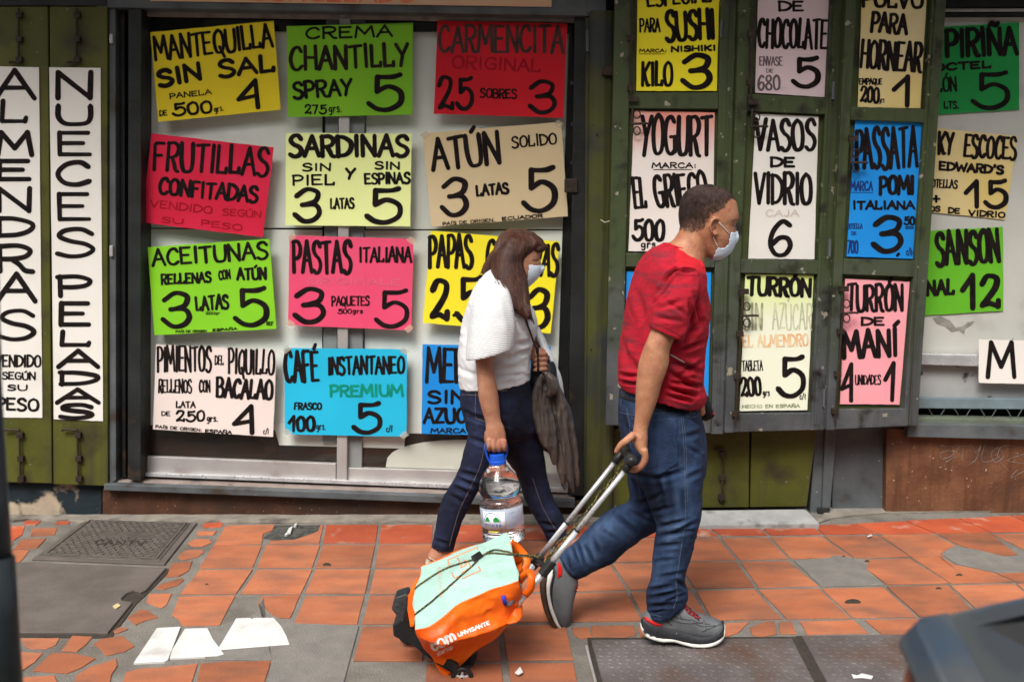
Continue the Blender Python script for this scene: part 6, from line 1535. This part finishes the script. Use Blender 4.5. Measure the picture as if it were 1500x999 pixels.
mb.tube([V(x, y, wA) for x, y in cr(hp, 4)], .0042, 8); mb.build('handle', M_blu, bot, smooth=True)
# label: curved sheet in front of the shell
def bpt(u, t, r=31.9):   # u angle fraction -1..1 across the front
    a = math.pi * 1.5 + u * math.pi * .5
    return ax0 + (ax1 - ax0) * t + (bx1 * math.cos(a) + by1 * math.sin(a)) * r * PXM
def bpatch(name, u0, u1, t0, t1, mat, r=31.9, parent=bot, n=20):
    mb = MB(); vs = [bpt(u0 + (u1 - u0) * i / n, t, r) for t in (t0, t1) for i in range(n + 1)]
    mb.add(vs, [(i, i + 1, n + 2 + i, n + 1 + i) for i in range(n)]); o = mb.build(name, mat, parent, smooth=True)
    s = o.modifiers.new('s', 'SOLIDIFY'); s.thickness = .0004; return o
M_lab = pm('bottle_label', (.72, .76, .82), (.66, .72, .80), 20, .5, 0)
lab = bpatch('label', -.86, .88, .575, .80, pm('label_clear_blue', (.55, .62, .72), (.45, .52, .64), 30, .4, 0, alpha=.55))
bpatch('label_panel', -.62, .10, .60, .80, M_lab, 32.1, lab)
def bribbon(pts, wd, mat, r=32.5, name='label_print'):
    mb = MB(); mb.tube([bpt(u, t, r) for u, t in pts], wd, 5); return mb.build(name, mat, lab, smooth=True)
M_gr = pm('print_green', (.02, .28, .06)); M_bl = pm('print_blue', (.01, .08, .38))
mb = MB(); n = 16
arc = [(-.30 - .26 * math.cos(math.pi * k / n), .715 - .105 * math.sin(math.pi * k / n)) for k in range(n + 1)]
mb.add([bpt(u, t, 32.3) for u, t in arc], [tuple(range(n + 1))]); mb.build('label_print', pm('print_skyblue', (.25, .50, .75)), lab)
for A in ([(-.54, .715), (-.50, .68), (-.45, .66), (-.40, .665), (-.36, .70), (-.36, .715)], [(-.24, .715), (-.25, .68), (-.18, .655), (-.12, .66), (-.07, .69), (-.06, .715)]):
    mb = MB(); mb.add([bpt(u, t, 32.6) for u, t in A], [tuple(range(len(A)))]); mb.build('label_print', M_gr, lab)
bribbon(arc, .0012, M_bl)
mb = MB()
for pts, z in text_polys([('minalba', -56, 0, -2, 0, 4.6, .95)], 3)['ink']:
    mb.add([bpt(x / 100, .765 + y * .0085, 32.7 + z * 100) for x, y in pts], [tuple(range(len(pts)))])
mb.build('label_lettering', M_bl, lab)
bpatch('label_bar', -.44, -.12, .82, .835, pm('print_yellow', (.75, .65, .05)), 32.0, lab)
for k in range(6): bribbon([(.22, .62 + k * .026), (.4 + .1 * (k % 2), .62 + k * .026 + .004), (.62, .62 + k * .026)], .0006, pm('print_paleblue', (.25, .38, .58)))

# ------------------------------------------------------------------ TROLLEY AND BAG
Yn = G(676, 1006).y
Yt = Yn + .02
tro = thing('luggage_trolley', 'folding aluminium luggage trolley with black grip pulled by the man in red', 'trolley', G(676, 1006))
M_tube = pm('aluminium_tube', (.70, .70, .71), (.62, .62, .63), 20, .3, .03, 200, metal=.6)
M_bp = pm('black_plastic', (.012, .012, .012), (.018, .018, .018), 20, .4, .15, 80)
gN, gF = aY - .055, aY + .055          # grip ends in depth
near = [V(920, 683, gN), V(845, 777, (gN + Yn) / 2 + .02), V(802, 831, Yn + .05), V(735, 912, Yn + .05)]
far = [V(905, 671, gF), V(830, 766, gF - .03), V(786, 822, Yn + .26), V(716, 906, Yn + .26)]
for P in (near, far):
    mb = MB(); mb.tube([P[0], P[1]], .0085, 14); mb.build('upper_tube', M_tube, tro, smooth=True)
    mb = MB(); mb.tube([P[1], P[2]], .0100, 14); mb.build('middle_tube', M_tube, tro, smooth=True)
    mb = MB(); mb.tube([P[2], P[3]], .0118, 14); mb.build('lower_tube', M_tube, tro, smooth=True)
    mb = MB(); d = (P[2] - P[1]).normalized(); mb.tube([P[2] - d * .028, P[2] + d * .030], .0175, 10); mb.build('clamp', M_bp, tro, bevel=.002)
    mb = MB(); d = (P[1] - P[0]).normalized()
    for s_ in (-.02, -.035): mb.ball(P[1] + d * s_ + Vector((0, -.0085, .002)), .0022, n=4)
    mb.tube([P[1] - d * .003, P[1] + d * .003], .0112, 12); mb.build('stop_ring', M_bp, tro, smooth=True)
mb = MB(); mb.tube([near[2], far[2]], .011, 10); mb.build('crossbar', M_bp, tro, smooth=True)
mb = MB()
g0, g1 = V(925, 675, gN - .012), V(915, 658, gF + .012)
mb.tube([g0, (g0 * .7 + g1 * .3), (g0 + g1) / 2, (g0 * .3 + g1 * .7), g1], [.020, .0175, .016, .0175, .020], 16)
mb.ball(g0, .020, n=7); mb.ball(g1, .020, n=7)
mb.tube([V(925, 675, gN), near[0], near[0] + (near[1] - near[0]).normalized() * .02], .014, 12); mb.tube([V(914, 660, gF), far[0], far[0] + (far[1] - far[0]).normalized() * .02], .014, 12)
mb.build('grip', M_bp, tro, smooth=True)
# base plate and wheel brackets
mb = MB()
def bp_(x, y, Y): return V(x, y, Y)
mb.prism([V(578, 874, Yn + .22), V(597, 868, Yn + .22), V(604, 900, Yn + .20), V(596, 915, Yn + .18), V(585, 905, Yn + .2), V(573, 893, Yn + .2)], Vector((0, .07, .0)))
mb.prism([V(575, 915, Yn + .08), V(590, 906, Yn + .08), V(606, 922, Yn + .08), V(650, 958, Yn + .06), V(672, 975, Yn + .05), V(668, 990, Yn + .05), V(640, 972, Yn + .05), V(604, 945, Yn + .08), V(576, 932, Yn + .08)], Vector((0, .10, .0)))
mb.build('base_plate', M_bp, tro, bevel=.006)
mb = MB(); mb.prism([V(655, 955, Yn + .14), V(690, 945, Yn + .14), V(700, 960, Yn + .14), V(693, 976, Yn + .12), V(676, 988, Yn + .10), V(660, 975, Yn + .12)], Vector((0, .05, 0)))
mb.build('wheel_bracket', M_bp, tro, bevel=.006)
def wheel(cx, cy, Y, rpx, parent):
    r = rpx * (V(cx + 10, cy, Y) - V(cx, cy, Y)).length / 10
    c = V(cx, cy, Y); mbt = MB()
    ring = [c + Vector((math.cos(q), 0, math.sin(q))) * (r - .009) for q in [2 * math.pi * k / 28 for k in range(29)]]
    mbt.tube(ring, .009, 10, caps=False); w = mbt.build('wheel', M_bp, parent, smooth=True)
    mb = MB(); mb.tube([c + Vector((0, -.008, 0)), c + Vector((0, .008, 0))], .011, 14)
    for k in range(5):
        q = 2 * math.pi * k / 5 + .3; e = c + Vector((math.cos(q), 0, math.sin(q))) * (r - .012)
        mb.tube([c, e], .0045, 6)
    hubm = pm('grey_hub', (.42, .40, .38), (.3, .28, .26), 20, .45, .1)
    ring2 = [c + Vector((math.cos(q), 0, math.sin(q))) * (r - .016) for q in [2 * math.pi * k / 24 for k in range(25)]]
    mb.tube(ring2, .0035, 6, caps=False)
    mb.build('rim', hubm, w, smooth=True)
    mb = MB(); mb.tube([c + Vector((0, -.013, 0)), c + Vector((0, -.005, 0))], .005, 12); mb.build('hub_cap', M_bp, w)
wheel(677, 992, Yn + .06, 17, tro)
gfar = G(598, 950); wheel(600, 928, gfar.y, 17, tro)
mb = MB(); mb.tube([V(677, 992, Yn + .06), V(600, 928, gfar.y)], .006, 8); mb.build('axle', M_bp, tro, smooth=True)

# orange bag with mint panel
bag = thing('shopping_bag', 'orange woven shopping bag with a mint panel strapped to the trolley', 'bag', V(650, 990, Yn))
M_or = pm('orange_laminate', (.80, .145, .008), (.74, .10, .006), 5, .38, .25, 22, dirt=(.70, .065, .005), dsc=5, dlo=.5, dhi=.7, bdist=.02)
M_mint = pm('mint_panel', (.33, .50, .43), (.29, .45, .39), 5, .5, .5, 22, bdist=.02)
M_inner = pm('bag_inside', (.30, .06, .01))
A_, B_, C_, D_ = V(612, 826, Yn + .27), V(744, 776, Yn + .27), V(757, 855, Yn + .0), V(602, 915, Yn - .03)
E_, F_ = V(650, 990, Yn + .08), V(766, 905, Yn + .10)
dep = (A_ - D_)
E2, F2 = E_ + dep, F_ + dep
def vn(p, f, sd):
    q = p * f
    return Vector((noise.noise(q + Vector((sd, 0, 0))), noise.noise(q + Vector((0, sd, 7))), noise.noise(q + Vector((3, 0, sd)))))
def patch(a, b, c, d, n, m, mat, name, parent, amp, seed, crs=None, bulge=None):
    vs = []
    nr = (b - a).cross(d - a).normalized()
    if nr.dot(CAM - a) < 0: nr = -nr
    for j in range(m + 1):
        for i in range(n + 1):
            u, v = i / n, j / m
            p = (a * (1 - u) + b * u) * (1 - v) + (d * (1 - u) + c * u) * v
            e = min(1, min(u, 1 - u, v, 1 - v) * 8)
            w = vn(p, 6.5, 1.7) * .022 + vn(p, 15, 4.2) * .006
            rd = (.5 - abs(noise.noise(p * 13 + Vector((0, seed, 0)))) * 2) * .9 + (.5 - abs(noise.noise(p * 29 + Vector((seed, 0, 0)))) * 2) * .35
            vs.append(p + w + nr * (amp * rd * e + (bulge(u, v) if bulge else 0)))
    fs = [(j * (n + 1) + i, j * (n + 1) + i + 1, (j + 1) * (n + 1) + i + 1, (j + 1) * (n + 1) + i) for j in range(m) for i in range(n)]
    o = mesh_obj(name, vs, fs, mat, parent, smooth=True)
    if crs: relief(o.data, crs)
    s = o.modifiers.new('solid', 'SOLIDIFY'); s.thickness = .0015; s.offset = 0
    return o
crg = [(602, 915, 668, 925, 4, .010), (612, 918, 690, 905, 5, .010), (668, 925, 655, 985, 3.5, .014), (640, 960, 672, 930, 3, .008), (690, 890, 740, 905, 5, .010), (720, 880, 755, 900, 4, .010), (668, 928, 700, 915, 3, .006), (628, 925, 650, 900, 4, .007), (735, 905, 762, 885, 3, .008), (700, 915, 760, 906, 3, .006)]
gus = patch(D_, C_, F_, E_, 90, 60, M_or, 'side_gusset', bag, .009, 1.3, [(a, b, c, d, w * .7, z * .9) for a, b, c, d, w, z in crg],
            lambda u, v: .055 * math.exp(-abs(v - .1 - .62 * u) / .22) * min(1, u * 5, (1 - u) * 6) * min(1, v * 9, (1 - v) * 4))
crm = [(612, 900, 660, 840, 4, .005), (640, 880, 720, 850, 4, .005), (690, 845, 735, 800, 4, .004), (620, 870, 640, 830, 4, .004)]
mint = patch(A_, B_, C_, D_, 70, 60, M_mint, 'mint_panel', bag, .005, 4.1, crm, lambda u, v: .02 * math.sin(math.pi * u) * math.sin(math.pi * v) - .012 * math.exp(-((u - .3) ** 2 + (v - .2) ** 2) * 20))
patch(A_, D_, E_, E2, 14, 16, M_or, 'base_panel', bag, .005, 2.2)
patch(E2, E_, F_, F2, 14, 30, M_or, 'lower_panel', bag, .005, 3.2)
patch(A_, B_, F2, E2, 20, 16, M_or, 'far_gusset', bag, .005, 5.2)
mbx = MB(); on2 = bvh_of(gus, mint)
# orange border of the mint panel at the bag base
mb = MB(); mb.prism([V(598, 872, Yn + .12), V(611, 845, Yn + .2), V(612, 862, Yn + .15), V(606, 915, Yn - .022), V(601, 916, Yn - .022), V(597, 892, Yn + .05)], Vector((0, 0, -.004)))
mb.build('base_fold', M_or, bag)
# opening side: orange flaps and handles
mb = MB(); loft(mb, [(740, 862, 752, 860, Yn + .03, .02), (744, 875, 760, 868, Yn + .07, .05), (742, 890, 764, 880, Yn + .09, .07), (736, 906, 766, 900, Yn + .04, .05), (735, 912, 762, 908, Yn + .02, .02)], 4, 16)
remesh(mb, 'opening_fold', .005, M_or, bag, 2, [(742, 880, 764, 872, 2.5, .006), (740, 896, 765, 888, 2.5, .006)], [(.003, 9, False)])
def strap(pts, wd, name='handle'):
    P = [Vector(V(*p)) for p in cr(pts, 5)]; vs = []
    for i, p in enumerate(P):
        t = (P[min(i + 1, len(P) - 1)] - P[max(i - 1, 0)]).normalized(); s = t.cross(Vector((.2, -1, .5)).normalized()).normalized()
        vs += [p - s * wd, p + s * wd]
    fs = [(2 * i, 2 * i + 1, 2 * i + 3, 2 * i + 2) for i in range(len(P) - 1)]
    o = mesh_obj(name, vs, fs, M_or, bag, smooth=True); m = o.modifiers.new('s', 'SOLIDIFY'); m.thickness = .002; return o
strap([(748, 794, Yn + .2), (757, 800, Yn + .22), (768, 812, Yn + .22), (772, 824, Yn + .2), (766, 836, Yn + .18), (758, 832, Yn + .18)], .012)
strap([(760, 852, Yn + .06), (768, 842, Yn + .04), (776, 838, Yn + .02), (779, 848, Yn + .0), (777, 862, Yn + .0), (768, 872, Yn + .02)], .012)
# contents showing at the mouth
mb = MB(); loft(mb, [(738, 868, 744, 888, Yn + .02, .03), (746, 862, 750, 884, Yn + .05, .05), (754, 856, 760, 876, Yn + .08, .05), (760, 852, 764, 866, Yn + .1, .03)], 4, 16)
pk2 = remesh(mb, 'snack_packet', .004, pm('crinkled_film', (.16, .15, .20), (.42, .40, .42), 18, .2, .8, 40, metal=.4, bdist=.02), None, 1, None, [(.005, 40, True)])
tag(pk2, 'crinkled silver and blue packet showing in the mouth of the orange bag', 'packet')
mb = MB(); mb.tube([V(737, 872, Yn - .008), V(739, 880, Yn - .010), V(740, 884, Yn - .004)], .007, 10); mb.build('blue_end', pm('blue_film', (.03, .03, .35)), pk2, smooth=True)
# lettering on the bag
def on_text(items, bvh, mat, parent, name, wmul=1, skew=0):
    vs = []; ff = []
    SEGLEN[0] = 2.0; TP = text_polys(items, 9)['ink']; SEGLEN[0] = 1e9
    for pts, z in TP:
        q = [surf(bvh, x, y, .0028 + z, None) for x, y in pts]
        if any(p is None for p in q): continue
        k = len(vs); vs += q; ff.append(tuple(range(k, k + len(q))))
    if vs: mesh_obj(name, vs, ff, mat, parent, smooth='flatsheet')
bg = bvh_of(gus); bmn = bvh_of(mint)
M_wpr = pm('white_print', (.80, .72, .66))
on_text([('com', 634, 954, 670, 936, 19, 3.6)], bg, M_wpr, gus, 'lettering')
on_text([('UNVISANTE', 671, 933, 719, 914, 7, 1.9)], bg, M_wpr, gus, 'lettering')
on_text([('startup', 641, 960, 664, 948, 7, 1.3)], bg, M_wpr, gus, 'lettering')
mb = MB(); sc8 = lambda pts: [(560 + x / 4.18, 760 + y / 4.18) for x, y in pts]
for st in ([(585, 190), (580, 175), (403, 252), (413, 292), (442, 280)], [(428, 332), (442, 364), (470, 352)], [(590, 292), (602, 318), (490, 366)], [(462, 240), (490, 292)], [(478, 300), (516, 284), (500, 250)], [(484, 330), (545, 300), (530, 262)], [(412, 410), (436, 404)], [(405, 300), (380, 310)]):
    on_line(mb, bmn, sc8(st), .0022, .0012)
mb.build('logo_lines', pm('orange_print', (.78, .22, .05)), mint, smooth=True)
on_text([('suk', 648, 862, 651, 842, 6, .8), ('minilan', 650, 875, 645, 830, 6, .7)][1:], bmn, pm('pale_orange_print', (.72, .42, .28)), mint, 'lettering')
# bungee cord with clip
M_cord = pm('black_yellow_cord', (.015, .015, .012), (.28, .22, .06), 230, .8, .2, lo=.52, hi=.58)
cord = thing('bungee_cord', 'black and yellow elastic cord stretched over the orange bag and up the trolley', 'cord', V(700, 820, Yn + .1))
mb = MB(); bgb = bvh_of(gus, mint)
for st in ([(975, 230), (800, 212), (690, 195), (610, 232), (560, 255), (400, 305), (250, 395), (150, 475)], [(975, 236), (800, 224), (660, 215), (600, 245), (560, 285), (430, 400), (300, 510), (200, 590)]):
    pts = cr(sc8(st), 8); P = []
    for x, y in pts:
        p = surf(bgb, x, y, .005)
        P.append((x, y, p))
    Q = [];
    ys = [p.y for _, _, p in P if p is not None]
    for x, y, p in P:
        if p is None: p = V(x, y, (Yn + .14) if x > 745 else (Q[-1].y if Q else Yn + .1))
        elif Q and abs(p.y - Q[-1].y) > .08: p = V(x, y, Q[-1].y * .5 + p.y * .5)
        Q.append(p)
    mb.tube(Q, .0028, 7)
mb.build('strand', M_cord, cord, smooth=True)
mb = MB()
for o_ in (0, 1):
    P = []
    a, b = (near[2] + far[2]) / 2, V(918, 676, aY)
    for k in range(40):
        t = k / 39; p = a.lerp(b, t); q = t * 26 + o_ * math.pi
        P.append(p + Vector((math.cos(q) * .005, math.sin(q) * .006 + (.01 if o_ else -.01), math.sin(q) * .004 - .006 * math.sin(math.pi * t))))
    mb.tube(P, .0032, 6)
mb.build('strand', M_cord, cord, smooth=True)
mb = MB(); c0 = surf(bmn, 693, 823, .006); c1 = surf(bmn, 706, 815, .006); s_ = (c1 - c0).normalized().cross(Vector((0, -1, .6)).normalized()).normalized() * .011
mb.prism([c0 - s_, c1 - s_, c1 + s_, c0 + s_], Vector((0, -.006, .010))); mb.build('clip', M_bp, cord, bevel=.003)
# ---- unseen building added behind the camera to cut low sky light
opp = thing('sky_blocker_building', 'plain pale plastered building, added unseen behind the camera to cut sky light', 'building', Vector((0, -11, -1.5)))
mb = MB()
for (x0, x1, z0, z1) in [(-30, 30, -1.5, .2), (-30, 30, 9.6, 11)]:
    mb.prism([Vector((x0, -11, z0)), Vector((x1, -11, z0)), Vector((x1, -11, z1)), Vector((x0, -11, z1))], Vector((0, -6, 0)))
for k in range(21):
    x = -30 + k * 3
    mb.prism([Vector((x - .9, -11, .2)), Vector((x + .9, -11, .2)), Vector((x + .9, -11, 9.6)), Vector((x - .9, -11, 9.6))], Vector((0, -6, 0)))
for z in (3.0, 6.3):
    mb.prism([Vector((-30, -10.97, z)), Vector((30, -10.97, z)), Vector((30, -10.97, z + 1.1)), Vector((-30, -10.97, z + 1.1))], Vector((0, -6, 0)))
mb.build('wall', pm('blocker_plaster', (.36, .33, .28), (.30, .27, .23), 2, .8, .2), opp)
mb = MB(); mb.prism([Vector((-30, -11.3, .2)), Vector((30, -11.3, .2)), Vector((30, -11.3, 9.6)), Vector((-30, -11.3, 9.6))], Vector((0, -.1, 0)))
mb.build('window_glass', pm('blocker_window', (.05, .05, .055), None, 5, .2, 0), opp)
for o in scene.objects:
    if '_w' in o: del o['_w']
